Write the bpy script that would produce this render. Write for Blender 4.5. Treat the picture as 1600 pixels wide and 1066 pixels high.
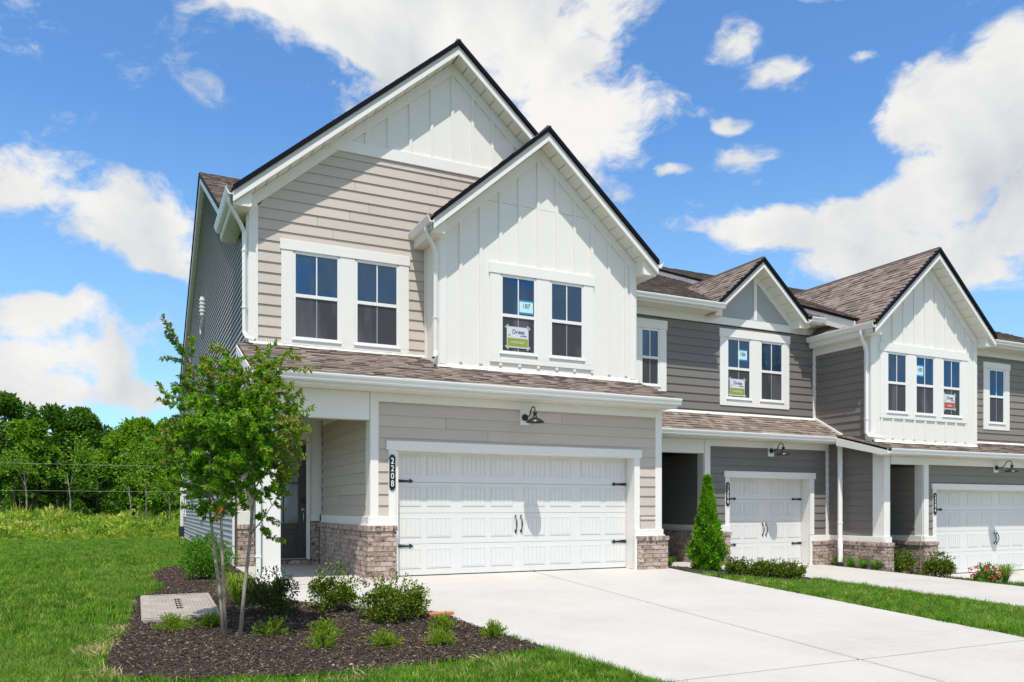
import bpy, bmesh, math, random
from mathutils import Vector, Matrix, noise as mnoise
random.seed(7)
R = math.radians
S = bpy.context.scene
for o in list(bpy.data.objects): bpy.data.objects.remove(o, do_unlink=True)
COL = S.collection

# ------------------------------------------------------------------ camera
TH = R(25.6)
cam_d = bpy.data.cameras.new('camera'); cam = bpy.data.objects.new('camera', cam_d); COL.objects.link(cam)
cam.location = (-4.0633, -12.9673, 1.1751)
cam.rotation_euler = (R(90), 0, -TH)
cam_d.sensor_width = 36; cam_d.lens = 1235/1600*36
cam_d.shift_y = (793.5-533)/1600
cam_d.clip_end = 2000; cam_d.clip_start = 0.05
S.camera = cam

# ------------------------------------------------------------------ light
SUN = Vector((-0.44, -1.0, 2.4)).normalized()
sd = bpy.data.lights.new('sun', 'SUN'); so = bpy.data.objects.new('sun', sd); COL.objects.link(so)
sd.energy = 5.0; sd.angle = R(0.53); sd.color = (1.0, 0.95, 0.87)
so.rotation_euler = (-SUN).to_track_quat('-Z', 'Y').to_euler()
so.location = (-10, -20, 40)
S.view_settings.view_transform = 'Standard'; S.view_settings.look = 'None'
S.view_settings.gamma = 1; S.view_settings.exposure = 0.0; S.view_settings.use_curve_mapping = False

# node helper ------------------------------------------------------
class NT:
    def __init__(s, tree): s.t = tree; s.n = tree.nodes; s.l = tree.links
    def new(s, typ, **kw):
        n = s.n.new(typ)
        for k, v in kw.items(): setattr(n, k, v)
        return n
    def link(s, a, b): s.l.new(a, b)
    def put(s, sock, v):
        if isinstance(v, bpy.types.NodeSocket): s.l.new(v, sock)
        else: sock.default_value = v
    def math(s, op, a, b=None, clamp=False):
        n = s.new('ShaderNodeMath', operation=op); n.use_clamp = clamp
        s.put(n.inputs[0], a)
        if b is not None: s.put(n.inputs[1], b)
        return n.outputs[0]
    def vmath(s, op, a, b=None):
        n = s.new('ShaderNodeVectorMath', operation=op)
        s.put(n.inputs[0], a)
        if b is not None: s.put(n.inputs[1], b)
        return n.outputs['Value'] if op in ('LENGTH', 'DOT_PRODUCT', 'DISTANCE') else n.outputs[0]
    def noise(s, vec, scale, detail=3, rough=0.55, dist=0.0):
        n = s.new('ShaderNodeTexNoise'); s.put(n.inputs['Vector'], vec)
        n.inputs['Scale'].default_value = scale; n.inputs['Detail'].default_value = detail
        n.inputs['Roughness'].default_value = rough; n.inputs['Distortion'].default_value = dist
        return n.outputs['Fac']
    def ramp(s, f, stops):
        n = s.new('ShaderNodeValToRGB'); s.put(n.inputs[0], f)
        e = n.color_ramp.elements
        while len(e) < len(stops): e.new(0.5)
        for i, (p, c) in enumerate(stops):
            e[i].position = p; e[i].color = (c[0], c[1], c[2], 1) if hasattr(c, '__len__') else (c, c, c, 1)
        return n.outputs[0]
    def mix(s, f, a, b, typ='MIX'):
        n = s.new('ShaderNodeMix', data_type='RGBA', blend_type=typ)
        s.put(n.inputs[0], f)
        for k, v in ((6, a), (7, b)):
            s.put(n.inputs[k], (*v, 1) if (hasattr(v, '__len__') and len(v) == 3 and not isinstance(v, bpy.types.NodeSocket)) else v)
        return n.outputs[2]
    def maprange(s, v, a, b, c=0.0, d=1.0, smooth=False):
        n = s.new('ShaderNodeMapRange'); n.interpolation_type = 'SMOOTHSTEP' if smooth else 'LINEAR'
        s.put(n.inputs[0], v)
        for k, x in zip((1, 2, 3, 4), (a, b, c, d)): n.inputs[k].default_value = x
        return n.outputs[0]

# ------------------------------------------------------------------ sky
W = bpy.data.worlds.new('World'); S.world = W; W.use_nodes = True
w = NT(W.node_tree); w.n.clear()
sky = w.new('ShaderNodeTexSky', sky_type='NISHITA'); sky.sun_disc = False
sky.sun_elevation = math.asin(SUN.z); sky.sun_rotation = math.atan2(SUN.x, SUN.y) % (2*math.pi)
sky.air_density = 1.0; sky.dust_density = 0.25; sky.ozone_density = 3.0; sky.altitude = 300
tc = w.new('ShaderNodeTexCoord')
mp = w.new('ShaderNodeMapping', vector_type='POINT'); mp.inputs['Rotation'].default_value = (0, 0, TH)
w.link(tc.outputs['Generated'], mp.inputs['Vector'])
dirv = mp.outputs[0]
skyc = w.mix(1.0, w.vmath('SCALE', sky.outputs[0], None), (0.98, 1.43, 1.71), 'MULTIPLY')
skyc.node.inputs[6].links[0].from_node.inputs['Scale'].default_value = 0.15
def cdir(px, py):
    return Vector(((px-800)/1235, 1, (793.5-py)/1235)).normalized()
warp_n = w.new('ShaderNodeTexNoise'); warp_n.inputs['Scale'].default_value = 5.0; warp_n.inputs['Detail'].default_value = 4
w.link(dirv, warp_n.inputs['Vector'])
warp = w.vmath('MULTIPLY', w.vmath('SUBTRACT', warp_n.outputs['Color'], (0.5, 0.5, 0.5)), (0.14, 0.14, 0.11))
pd = w.vmath('ADD', dirv, warp)
blobs = [  # px, py, rx, ry in photo pixels, converted to directions of the sky
 (560,-60,300,120),(500,20,170,80),(640,70,210,110),(800,90,230,150),(900,150,170,120),(800,210,120,60),(960,40,110,120),
 (60,310,130,55),(170,345,130,60),(230,395,80,40),(20,300,90,50),(40,490,130,55),(130,540,150,60),(60,600,150,55),(200,600,120,40),
 (1180,75,62,40),(1225,120,75,30),(1265,140,40,20),(1355,92,48,20),(1165,262,46,36),(1150,215,30,20),(1300,-40,60,30),(1070,288,40,12),
 (1230,385,140,34),(1330,360,110,46),(1420,340,110,58),(1490,300,100,70),(1400,390,160,50),(1510,370,150,70),(1470,180,80,75),(1540,230,100,110),(1600,300,90,130),(1590,110,50,60)]
acc = None
for (px, py, rx, ry) in blobs:
    c = cdir(px, py); k = c.y/1235
    v = w.vmath('MULTIPLY', w.vmath('SUBTRACT', pd, tuple(c)), (1/(rx*k), 0.9/(0.5*(rx+ry)*k), 1/(ry*k)))
    f = w.math('SUBTRACT', 1.25, w.vmath('LENGTH', v), clamp=True)
    acc = f if acc is None else w.math('MAXIMUM', acc, f)
nz = w.new('ShaderNodeTexNoise'); nz.inputs['Scale'].default_value = 8.5; nz.inputs['Detail'].default_value = 10; nz.inputs['Roughness'].default_value = 0.62
w.link(w.vmath('MULTIPLY', pd, (1, 1, 1.7)), nz.inputs['Vector'])
fb = nz.outputs['Fac']
# unseen cumulus from large-scale noise outside the view, its cover shaped to whiten ambient light
lg = w.noise(dirv, 2.3, 3)
inview = w.maprange(w.vmath('DOT_PRODUCT', dirv, tuple(cdir(800, 430))), 0.62, 0.74)
other = w.math('MULTIPLY', w.math('SUBTRACT', 1.0, inview), w.maprange(lg, 0.455, 0.61))
field = w.math('ADD', w.math('MAXIMUM', w.math('MULTIPLY', acc, inview), other), w.math('MULTIPLY', w.math('SUBTRACT', fb, 0.5), 3.0))
mask = w.maprange(field, 0.18, 0.74, smooth=True)
wisp = w.math('MULTIPLY', w.maprange(fb, 0.58, 0.82), 0.20)
mask = w.math('MAXIMUM', mask, wisp)
shade_n = w.noise(w.vmath('ADD', pd, (3.1, 0.4, 0.02)), 6.0, 5)
cloudc = w.ramp(shade_n, [(0.30, (0.70, 0.74, 0.79)), (0.45, (0.90, 0.91, 0.92)), (0.60, (1.08, 1.07, 1.05))])
elev = w.new('ShaderNodeSeparateXYZ'); w.link(dirv, elev.inputs[0])
skyc2 = w.mix(w.maprange(elev.outputs['Z'], 0.42, -0.02, 0, 0.42), skyc, (0.64, 0.88, 0.98))
fin = w.mix(mask, skyc2, cloudc)
bg = w.new('ShaderNodeBackground'); w.link(fin, bg.inputs['Color']); bg.inputs['Strength'].default_value = 0.86
wo = w.new('ShaderNodeOutputWorld'); w.link(bg.outputs[0], wo.inputs[0])

# ================================================================== materials
M = {}
def mat(name):
    m = bpy.data.materials.new(name); m.use_nodes = True
    t = NT(m.node_tree); t.n.clear()
    b = t.new('ShaderNodeBsdfPrincipled'); o = t.new('ShaderNodeOutputMaterial'); t.link(b.outputs[0], o.inputs[0])
    M[name] = m
    return m, t, b, o
def bump(t, b, h, strength=0.3, dist=0.01):
    n = t.new('ShaderNodeBump'); n.inputs['Strength'].default_value = strength; n.inputs['Distance'].default_value = dist
    t.link(h, n.inputs['Height']); t.link(n.outputs[0], b.inputs['Normal'])
def pos(t, sc=None):
    g = t.new('ShaderNodeNewGeometry')
    return t.vmath('MULTIPLY', g.outputs['Position'], sc) if sc else g.outputs['Position']
def rnd(t):
    return t.new('ShaderNodeObjectInfo').outputs['Random']
def island(t):
    return t.new('ShaderNodeNewGeometry').outputs['Random Per Island']
def siding(name, col, var=0.05):
    m, t, b, o = mat(name)
    g = t.noise(pos(t, (3, 3, 60)), 6, 4)
    big = t.noise(pos(t), 1.3, 3)
    f = t.math('ADD', t.math('MULTIPLY', t.math('SUBTRACT', g, 0.5), 0.12), t.math('MULTIPLY', t.math('SUBTRACT', rnd(t), 0.5), var*2))
    f = t.math('ADD', f, t.math('MULTIPLY', t.math('SUBTRACT', big, 0.5), 0.10))
    c = t.mix(1.0, col, t.math('ADD', f, 1.0), 'MULTIPLY')
    # grey socket into colour works as a scalar
    t.link(c, b.inputs['Base Color']); b.inputs['Roughness'].default_value = 0.62
    bump(t, b, g, 0.25, 0.004)
siding('beige_siding', (0.53, 0.455, 0.392))
siding('charcoal_siding', (0.178, 0.160, 0.147))
siding('taupe_siding', (0.225, 0.197, 0.166))
siding('vinyl', (0.38, 0.37, 0.40))
def paint(name, col, rough=0.45, n=0.04):
    m, t, b, o = mat(name)
    f = t.math('ADD', t.math('MULTIPLY', t.math('SUBTRACT', t.noise(pos(t), 2.2, 5, 0.65), 0.5), n*2), 1.0)
    t.link(t.mix(1.0, col, f, 'MULTIPLY'), b.inputs['Base Color'])
    b.inputs['Roughness'].default_value = rough
    bump(t, b, t.noise(pos(t, (4, 4, 30)), 10, 3), 0.08, 0.002)
paint('white_trim', (0.80, 0.77, 0.725))
paint('white_panel', (0.78, 0.745, 0.69), 0.55)
paint('soffit_cream', (0.80, 0.76, 0.67), 0.5)
paint('gutter_white', (0.80, 0.785, 0.75), 0.3)
paint('door_white', (0.69, 0.68, 0.655), 0.42)
paint('black_metal', (0.012, 0.012, 0.014), 0.35)
paint('drip_black', (0.010, 0.010, 0.014), 0.6)
M['drip_black'].node_tree.nodes['Principled BSDF'].inputs['Specular IOR Level'].default_value = 0.05
paint('door_brown', (0.040, 0.033, 0.029), 0.35)
paint('nickel', (0.42, 0.40, 0.36), 0.3); M['nickel'].node_tree.nodes['Principled BSDF'].inputs['Metallic'].default_value = 0.9
paint('dormer_grey', (0.36, 0.375, 0.39), 0.6)
paint('sheathing', (0.10, 0.10, 0.10), 0.9)
paint('mortar', (0.36, 0.31, 0.26), 0.95)
paint('joint_dark', (0.11, 0.10, 0.09), 0.95)
paint('plaque_black', (0.008, 0.008, 0.009), 0.25)
paint('digit_white', (0.85, 0.85, 0.85), 0.5)
paint('card_blue', (0.50, 0.76, 0.80), 0.6)
paint('tape_blue', (0.02, 0.22, 0.42), 0.6)
paint('tape_green', (0.25, 0.48, 0.36), 0.6)
paint('poster_white', (0.62, 0.63, 0.70), 0.5)
paint('poster_green', (0.26, 0.33, 0.03), 0.5)
paint('poster_red', (0.42, 0.08, 0.035), 0.5)
paint('ink', (0.02, 0.02, 0.05), 0.5)
paint('ink_teal', (0.01, 0.06, 0.09), 0.5)
paint('terracotta', (0.46, 0.16, 0.07), 0.8, 0.15)
paint('orange_tag', (0.75, 0.24, 0.02), 0.6)
paint('cable_grey', (0.30, 0.31, 0.30), 0.6)
paint('rubber', (0.02, 0.02, 0.02), 0.8)
paint('dead_wood', (0.55, 0.52, 0.46), 0.9, 0.2)
m, t, b, o = mat('brick')
r = rnd(t)
base = t.ramp(r, [(0.0, (0.24, 0.165, 0.13)), (0.35, (0.43, 0.32, 0.26)), (0.65, (0.53, 0.41, 0.335)), (1.0, (0.33, 0.245, 0.20))])
sp = t.noise(pos(t), 15, 3, 0.6)
c1 = t.mix(t.maprange(sp, 0.54, 0.62), base, (0.075, 0.045, 0.033))
c2 = t.mix(t.maprange(t.noise(pos(t), 9, 4), 0.45, 0.75, 0, 0.5), c1, (0.62, 0.54, 0.48))
t.link(c2, b.inputs['Base Color']); b.inputs['Roughness'].default_value = 0.9
bump(t, b, t.noise(pos(t), 70, 4), 0.6, 0.006)
m, t, b, o = mat('shingle')
isl = island(t)
c = t.ramp(isl, [(0.0, (0.135, 0.102, 0.083)), (0.35, (0.20, 0.152, 0.124)), (0.75, (0.262, 0.204, 0.167)), (1.0, (0.315, 0.25, 0.206))])
gr = t.noise(pos(t), 160, 2)
c = t.mix(t.maprange(gr, 0.35, 0.65, 0, 0.35), c, (0.10, 0.08, 0.07))
t.link(c, b.inputs['Base Color']); b.inputs['Roughness'].default_value = 0.92
bump(t, b, gr, 0.4, 0.004)
m, t, b, o = mat('concrete')
p = pos(t)
n1 = t.noise(p, 0.7, 5, 0.6); n2 = t.noise(pos(t, (1, 14, 1)), 5, 3); n3 = t.noise(p, 90, 3, 0.7)
f = t.math('ADD', t.math('MULTIPLY', n1, 0.30), t.math('MULTIPLY', n2, 0.20)); f = t.math('ADD', f, t.math('MULTIPLY', n3, 0.12))
c = t.ramp(f, [(0.17, (0.35, 0.325, 0.29)), (0.30, (0.455, 0.435, 0.40)), (0.45, (0.525, 0.505, 0.47))])
st = t.maprange(t.noise(p, 2.6, 6, 0.7, 0.6), 0.56, 0.74, 0, 0.6)
c = t.mix(st, c, (0.47, 0.42, 0.35))
c = t.mix(t.math('MULTIPLY', t.math('SUBTRACT', rnd(t), 0.3, clamp=True), 0.12), c, (0.50, 0.49, 0.47))
t.link(c, b.inputs['Base Color']); b.inputs['Roughness'].default_value = 0.85
bump(t, b, t.math('ADD', n2, n3), 0.15, 0.004)
m, t, b, o = mat('old_concrete')
c = t.ramp(t.noise(pos(t), 5, 6, 0.7), [(0.3, (0.25, 0.22, 0.185)), (0.7, (0.38, 0.34, 0.295))]); t.link(c, b.inputs['Base Color']); b.inputs['Roughness'].default_value = 0.9
bump(t, b, t.noise(pos(t), 90, 3), 0.3, 0.004)
m, t, b, o = mat('soil')
c = t.ramp(t.noise(pos(t), 40, 5, 0.7), [(0.3, (0.018, 0.013, 0.011)), (0.55, (0.045, 0.034, 0.028)), (0.8, (0.11, 0.085, 0.07))])
t.link(c, b.inputs['Base Color']); b.inputs['Roughness'].default_value = 1.0
bump(t, b, t.noise(pos(t), 60, 5, 0.7), 1.0, 0.03)
m, t, b, o = mat('mulch_chip')
c = t.ramp(rnd(t), [(0.0, (0.024, 0.015, 0.010)), (0.6, (0.072, 0.047, 0.033)), (0.88, (0.13, 0.088, 0.062)), (0.965, (0.27, 0.185, 0.12)), (1.0, (0.42, 0.31, 0.21))])
t.link(c, b.inputs['Base Color']); b.inputs['Roughness'].default_value = 0.95
m, t, b, o = mat('lawn_soil')
c = t.ramp(t.noise(pos(t), 6, 6, 0.7), [(0.35, (0.035, 0.075, 0.012)), (0.6, (0.075, 0.12, 0.022)), (0.8, (0.14, 0.13, 0.05))])
t.link(c, b.inputs['Base Color']); b.inputs['Roughness'].default_value = 1.0
bump(t, b, t.noise(pos(t), 45, 4), 1.0, 0.05)
def leafmat(name, stops, trans=0.35, rough=0.5, use='island', patch=None):
    m, t, b, o = mat(name)
    f = island(t) if use == 'island' else rnd(t)
    c = t.ramp(f, stops)
    if patch:
        pn = t.maprange(t.noise(pos(t), patch[0], 4, 0.6), patch[1], patch[2])
        c = t.mix(t.math('MULTIPLY', pn, patch[4]), c, patch[3])
    t.link(c, b.inputs['Base Color']); b.inputs['Roughness'].default_value = rough
    b.inputs['Specular IOR Level'].default_value = 0.2
    tr = t.new('ShaderNodeBsdfTranslucent')
    t.link(t.mix(1.0, c, (1.25, 1.35, 0.55), 'MULTIPLY'), tr.inputs['Color'])
    mx = t.new('ShaderNodeMixShader'); mx.inputs[0].default_value = trans
    t.link(b.outputs[0], mx.inputs[1]); t.link(tr.outputs[0], mx.inputs[2]); t.link(mx.outputs[0], o.inputs[0])
leafmat('grass_blade', [(0.0, (0.028, 0.085, 0.005)), (0.35, (0.075, 0.195, 0.010)), (0.75, (0.160, 0.330, 0.020)), (0.92, (0.28, 0.43, 0.055)), (1.0, (0.46, 0.44, 0.16))], 0.35, 0.5, 'obj', (0.55, 0.50, 0.66, (0.17, 0.29, 0.045), 0.6))
leafmat('weed_blade', [(0.0, (0.09, 0.20, 0.014)), (0.45, (0.22, 0.38, 0.030)), (0.8, (0.38, 0.46, 0.055)), (1.0, (0.52, 0.47, 0.18))], 0.35, 0.6, 'obj', (0.22, 0.55, 0.70, (0.24, 0.21, 0.10), 0.55))
leafmat('straw_blade', [(0.0, (0.36, 0.28, 0.13)), (1.0, (0.55, 0.45, 0.24))], 0.2, 0.7, 'obj')
leafmat('myrtle_leaf', [(0.0, (0.065, 0.180, 0.012)), (0.45, (0.150, 0.350, 0.020)), (0.85, (0.245, 0.455, 0.030)), (1.0, (0.46, 0.44, 0.05))], 0.5, 0.32)
leafmat('myrtle_tip', [(0.0, (0.192, 0.180, 0.029)), (0.6, (0.264, 0.240, 0.038)), (1.0, (0.192, 0.108, 0.038))], 0.3, 0.35)
leafmat('holly_leaf', [(0.0, (0.022, 0.052, 0.007)), (0.45, (0.075, 0.140, 0.014)), (0.8, (0.185, 0.255, 0.022)), (1.0, (0.36, 0.36, 0.045))], 0.25, 0.3)
leafmat('barberry_leaf', [(0.0, (0.028, 0.056, 0.013)), (0.6, (0.063, 0.105, 0.018)), (1.0, (0.140, 0.140, 0.028))], 0.25, 0.35)
leafmat('bright_leaf', [(0.0, (0.052, 0.150, 0.015)), (0.6, (0.111, 0.267, 0.023)), (1.0, (0.182, 0.364, 0.036))], 0.35, 0.4)
leafmat('juniper_leaf', [(0.0, (0.111, 0.195, 0.015)), (0.6, (0.202, 0.312, 0.023)), (1.0, (0.312, 0.416, 0.036))], 0.3, 0.5)
leafmat('cedar_leaf', [(0.0, (0.055, 0.170, 0.008)), (0.5, (0.145, 0.350, 0.016)), (0.96, (0.25, 0.48, 0.028)), (1.0, (0.36, 0.20, 0.03))], 0.3, 0.5)
leafmat('oak_dark', [(0.0, (0.030, 0.082, 0.009)), (0.5, (0.070, 0.160, 0.016)), (1.0, (0.14, 0.265, 0.026))], 0.35, 0.5)
leafmat('oak_mid', [(0.0, (0.055, 0.140, 0.010)), (0.5, (0.135, 0.270, 0.018)), (1.0, (0.24, 0.39, 0.028))], 0.35, 0.5)
leafmat('oak_lime', [(0.0, (0.075, 0.170, 0.010)), (0.5, (0.155, 0.300, 0.016)), (1.0, (0.27, 0.43, 0.028))], 0.4, 0.5)
leafmat('petal_red', [(0.0, (0.55, 0.02, 0.03)), (1.0, (0.75, 0.05, 0.06))], 0.3, 0.5)
m, t, b, o = mat('bark_pale')
c = t.ramp(t.noise(pos(t, (1, 1, 0.25)), 26, 5, 0.65), [(0.3, (0.20, 0.155, 0.115)), (0.5, (0.34, 0.28, 0.22)), (0.7, (0.46, 0.40, 0.33))])
t.link(c, b.inputs['Base Color']); b.inputs['Roughness'].default_value = 0.85; bump(t, b, t.noise(pos(t, (1, 1, 0.3)), 60, 4), 0.4, 0.01)
m, t, b, o = mat('bark_dark')
c = t.ramp(t.noise(pos(t, (1, 1, 0.2)), 12, 5, 0.65), [(0.3, (0.06, 0.05, 0.04)), (0.7, (0.19, 0.16, 0.13))])
t.link(c, b.inputs['Base Color']); b.inputs['Roughness'].default_value = 0.9
def glass(name, base, refl, rough=0.02, tint=(0.38, 0.64, 1.0)):
    m, t, b, o = mat(name)
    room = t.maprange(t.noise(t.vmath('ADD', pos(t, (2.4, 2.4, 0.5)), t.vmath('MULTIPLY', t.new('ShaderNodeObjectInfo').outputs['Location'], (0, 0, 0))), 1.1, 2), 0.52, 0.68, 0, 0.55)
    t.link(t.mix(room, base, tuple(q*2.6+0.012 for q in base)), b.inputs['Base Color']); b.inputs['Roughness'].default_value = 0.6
    b.inputs['Specular IOR Level'].default_value = 0.0
    g = t.new('ShaderNodeBsdfGlossy'); g.inputs['Roughness'].default_value = rough; g.inputs['Color'].default_value = (*tint, 1)
    nb = t.new('ShaderNodeBump'); nb.inputs['Strength'].default_value = 0.10; nb.inputs['Distance'].default_value = 0.02
    t.link(t.noise(pos(t), 1.5, 1), nb.inputs['Height']); t.link(nb.outputs[0], g.inputs['Normal'])
    lw = t.new('ShaderNodeLayerWeight'); lw.inputs[0].default_value = 0.25
    fac = t.math('ADD', t.math('MULTIPLY', lw.outputs['Fresnel'], 0.6), refl, clamp=True)
    mx = t.new('ShaderNodeMixShader'); t.put(mx.inputs[0], fac)
    t.link(b.outputs[0], mx.inputs[1]); t.link(g.outputs[0], mx.inputs[2]); t.link(mx.outputs[0], o.inputs[0])
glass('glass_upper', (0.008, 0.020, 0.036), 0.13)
glass('glass_screened', (0.045, 0.043, 0.048), 0.02, 0.25, (1, 1, 1))
glass('glass_door', (0.17, 0.14, 0.13), 0.10, 0.12)

# ================================================================== geometry helpers
OFF = {}
def root(name, loc, label, cat, group=None, kind=None):
    o = bpy.data.objects.new(name, None); COL.objects.link(o); o.location = loc; o.empty_display_size = 0.2
    OFF[o] = Vector(loc); o['label'] = label; o['category'] = cat
    if group: o['group'] = group
    if kind: o['kind'] = kind
    return o
def tag(o, label, cat, group=None, kind=None):
    o['label'] = label; o['category'] = cat
    if group: o['group'] = group
    if kind: o['kind'] = kind
    return o
class MB:
    def __init__(s): s.v = []; s.f = []
    def poly(s, pts):
        i = len(s.v); s.v += [Vector(p) for p in pts]; s.f.append(tuple(range(i, i+len(pts)))); return s
    def hexa(s, a, b):   # two quads a (4 pts) and b (4 pts): closed box-like solid
        i = len(s.v); s.v += [Vector(p) for p in a] + [Vector(p) for p in b]
        s.f += [(i, i+1, i+2, i+3), (i+7, i+6, i+5, i+4)] + [(i+k, i+4+k, i+4+(k+1) % 4, i+(k+1) % 4) for k in range(4)]
        return s
    def box(s, x0, x1, y0, y1, z0, z1):
        return s.hexa([(x0, y0, z0), (x1, y0, z0), (x1, y0, z1), (x0, y0, z1)], [(x0, y1, z0), (x1, y1, z0), (x1, y1, z1), (x0, y1, z1)])
    def prism(s, a, b):  # same-length polygons a and b
        n = len(a); i = len(s.v); s.v += [Vector(p) for p in a] + [Vector(p) for p in b]
        s.f += [tuple(range(i, i+n)), tuple(range(i+2*n-1, i+n-1, -1))] + [(i+k, i+n+k, i+n+(k+1) % n, i+(k+1) % n) for k in range(n)]
        return s
    def tube(s, pts, rad, n=8, cap=True):
        pts = [Vector(p) for p in pts]; rads = rad if hasattr(rad, '__len__') else [rad]*len(pts)
        rings = []; ref = None
        for k, p in enumerate(pts):
            d = (pts[min(k+1, len(pts)-1)] - pts[max(k-1, 0)]).normalized()
            if ref is None: ref = d.orthogonal().normalized()
            ref = (ref - d*ref.dot(d)).normalized(); q = d.cross(ref)
            i = len(s.v)
            s.v += [p + (ref*math.cos(2*math.pi*j/n) + q*math.sin(2*math.pi*j/n))*rads[k] for j in range(n)]
            rings.append(i)
        for a, b2 in zip(rings, rings[1:]):
            s.f += [(a+j, a+(j+1) % n, b2+(j+1) % n, b2+j) for j in range(n)]
        if cap: s.f += [tuple(rings[0]+j for j in reversed(range(n))), tuple(rings[-1]+j for j in range(n))]
        return s
    def strip(s, pts, side, wid, thick):   # rectangular pipe swept along pts; side = unit vector across
        pts = [Vector(p) for p in pts]; side = Vector(side); rings = []
        for k, p in enumerate(pts):
            d0 = (p - pts[k-1]).normalized() if k else None
            d1 = (pts[k+1]-p).normalized() if k+1 < len(pts) else None
            d = ((d0 or d1) + (d1 or d0)).normalized()
            up = side.cross(d).normalized()
            if d0 and d1: up = up / max(0.4, math.cos(d0.angle(d1)/2))
            i = len(s.v)
            s.v += [p + side*wid/2*a + up*thick/2*b2 for a, b2 in ((-1, -1), (1, -1), (1, 1), (-1, 1))]; rings.append(i)
        for a, b2 in zip(rings, rings[1:]):
            s.f += [(a+j, a+(j+1) % 4, b2+(j+1) % 4, b2+j) for j in range(4)]
        s.f += [tuple(rings[0]+j for j in (3, 2, 1, 0)), tuple(rings[-1]+j for j in range(4))]
        return s
    def lathe(s, c, prof, n=20, axis='z'):
        c = Vector(c); rings = []
        for (r_, h) in prof:
            i = len(s.v); rings.append(i)
            for j in range(n):
                a = 2*math.pi*j/n; x, y = r_*math.cos(a), r_*math.sin(a)
                s.v.append(c + (Vector((x, y, h)) if axis == 'z' else Vector((x, h, y))))
        for a, b2 in zip(rings, rings[1:]):
            s.f += [(a+j, a+(j+1) % n, b2+(j+1) % n, b2+j) for j in range(n)]
        return s
    def mesh(s, name, off=None, smooth=False):
        me = bpy.data.meshes.new(name)
        off = off or Vector((0, 0, 0))
        me.from_pydata([tuple(p-off) for p in s.v], [], s.f)
        bm = bmesh.new(); bm.from_mesh(me); bmesh.ops.recalc_face_normals(bm, faces=bm.faces); bm.to_mesh(me); bm.free()
        if smooth: me.polygons.foreach_set('use_smooth', [True]*len(me.polygons))
        return me
    def build(s, name, m, parent=None, loc=None, smooth=False, bevel=0, kind=None):
        off = OFF[parent] if parent is not None else Vector(loc or (0, 0, 0))
        me = s.mesh(name, off, smooth); me.materials.append(M[m])
        o = bpy.data.objects.new(name, me); COL.objects.link(o)
        if parent is not None: o.parent = parent
        else: o.location = off
        OFF[o] = off
        if bevel:
            bv = o.modifiers.new('bevel', 'BEVEL'); bv.width = bevel; bv.segments = 1; bv.limit_method = 'ANGLE'
        if kind: o['kind'] = kind
        return o
_cache = {}
def inst(key, maker, name, m, parent, loc, rot=(0, 0, 0), scale=(1, 1, 1)):
    k = (key, m)
    if k not in _cache:
        me = maker().mesh(key); me.materials.append(M[m]); _cache[k] = me
    o = bpy.data.objects.new(name, _cache[k]); COL.objects.link(o)
    o.parent = parent; o.location = Vector(loc)-OFF[parent]; o.rotation_euler = rot; o.scale = scale
    OFF[o] = OFF[parent]
    return o
class Fr:      # wall frame: u along the wall, w outwards, z up
    def __init__(s, kind, c): s.k = kind; s.c = c
    def p(s, u, w_, z):
        if s.k == 'f': return Vector((u, s.c-w_, z))
        if s.k == 'l': return Vector((s.c-w_, u, z))
        return Vector((s.c+w_, u, z))
    def rot(s): return 0 if s.k == 'f' else (-math.pi/2 if s.k == 'l' else math.pi/2)
    def box(s, mb, u0, u1, w0, w1, z0, z1):
        return mb.hexa([s.p(u0, w1, z0), s.p(u1, w1, z0), s.p(u1, w1, z1), s.p(u0, w1, z1)], [s.p(u0, w0, z0), s.p(u1, w0, z0), s.p(u1, w0, z1), s.p(u0, w0, z1)])
def FB(fr, name, m, parent, u0, u1, w0, w1, z0, z1, bevel=0.004):
    return fr.box(MB(), u0, u1, w0, w1, z0, z1).build(name, m, parent, bevel=bevel)
EXPO = 0.187
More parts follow.
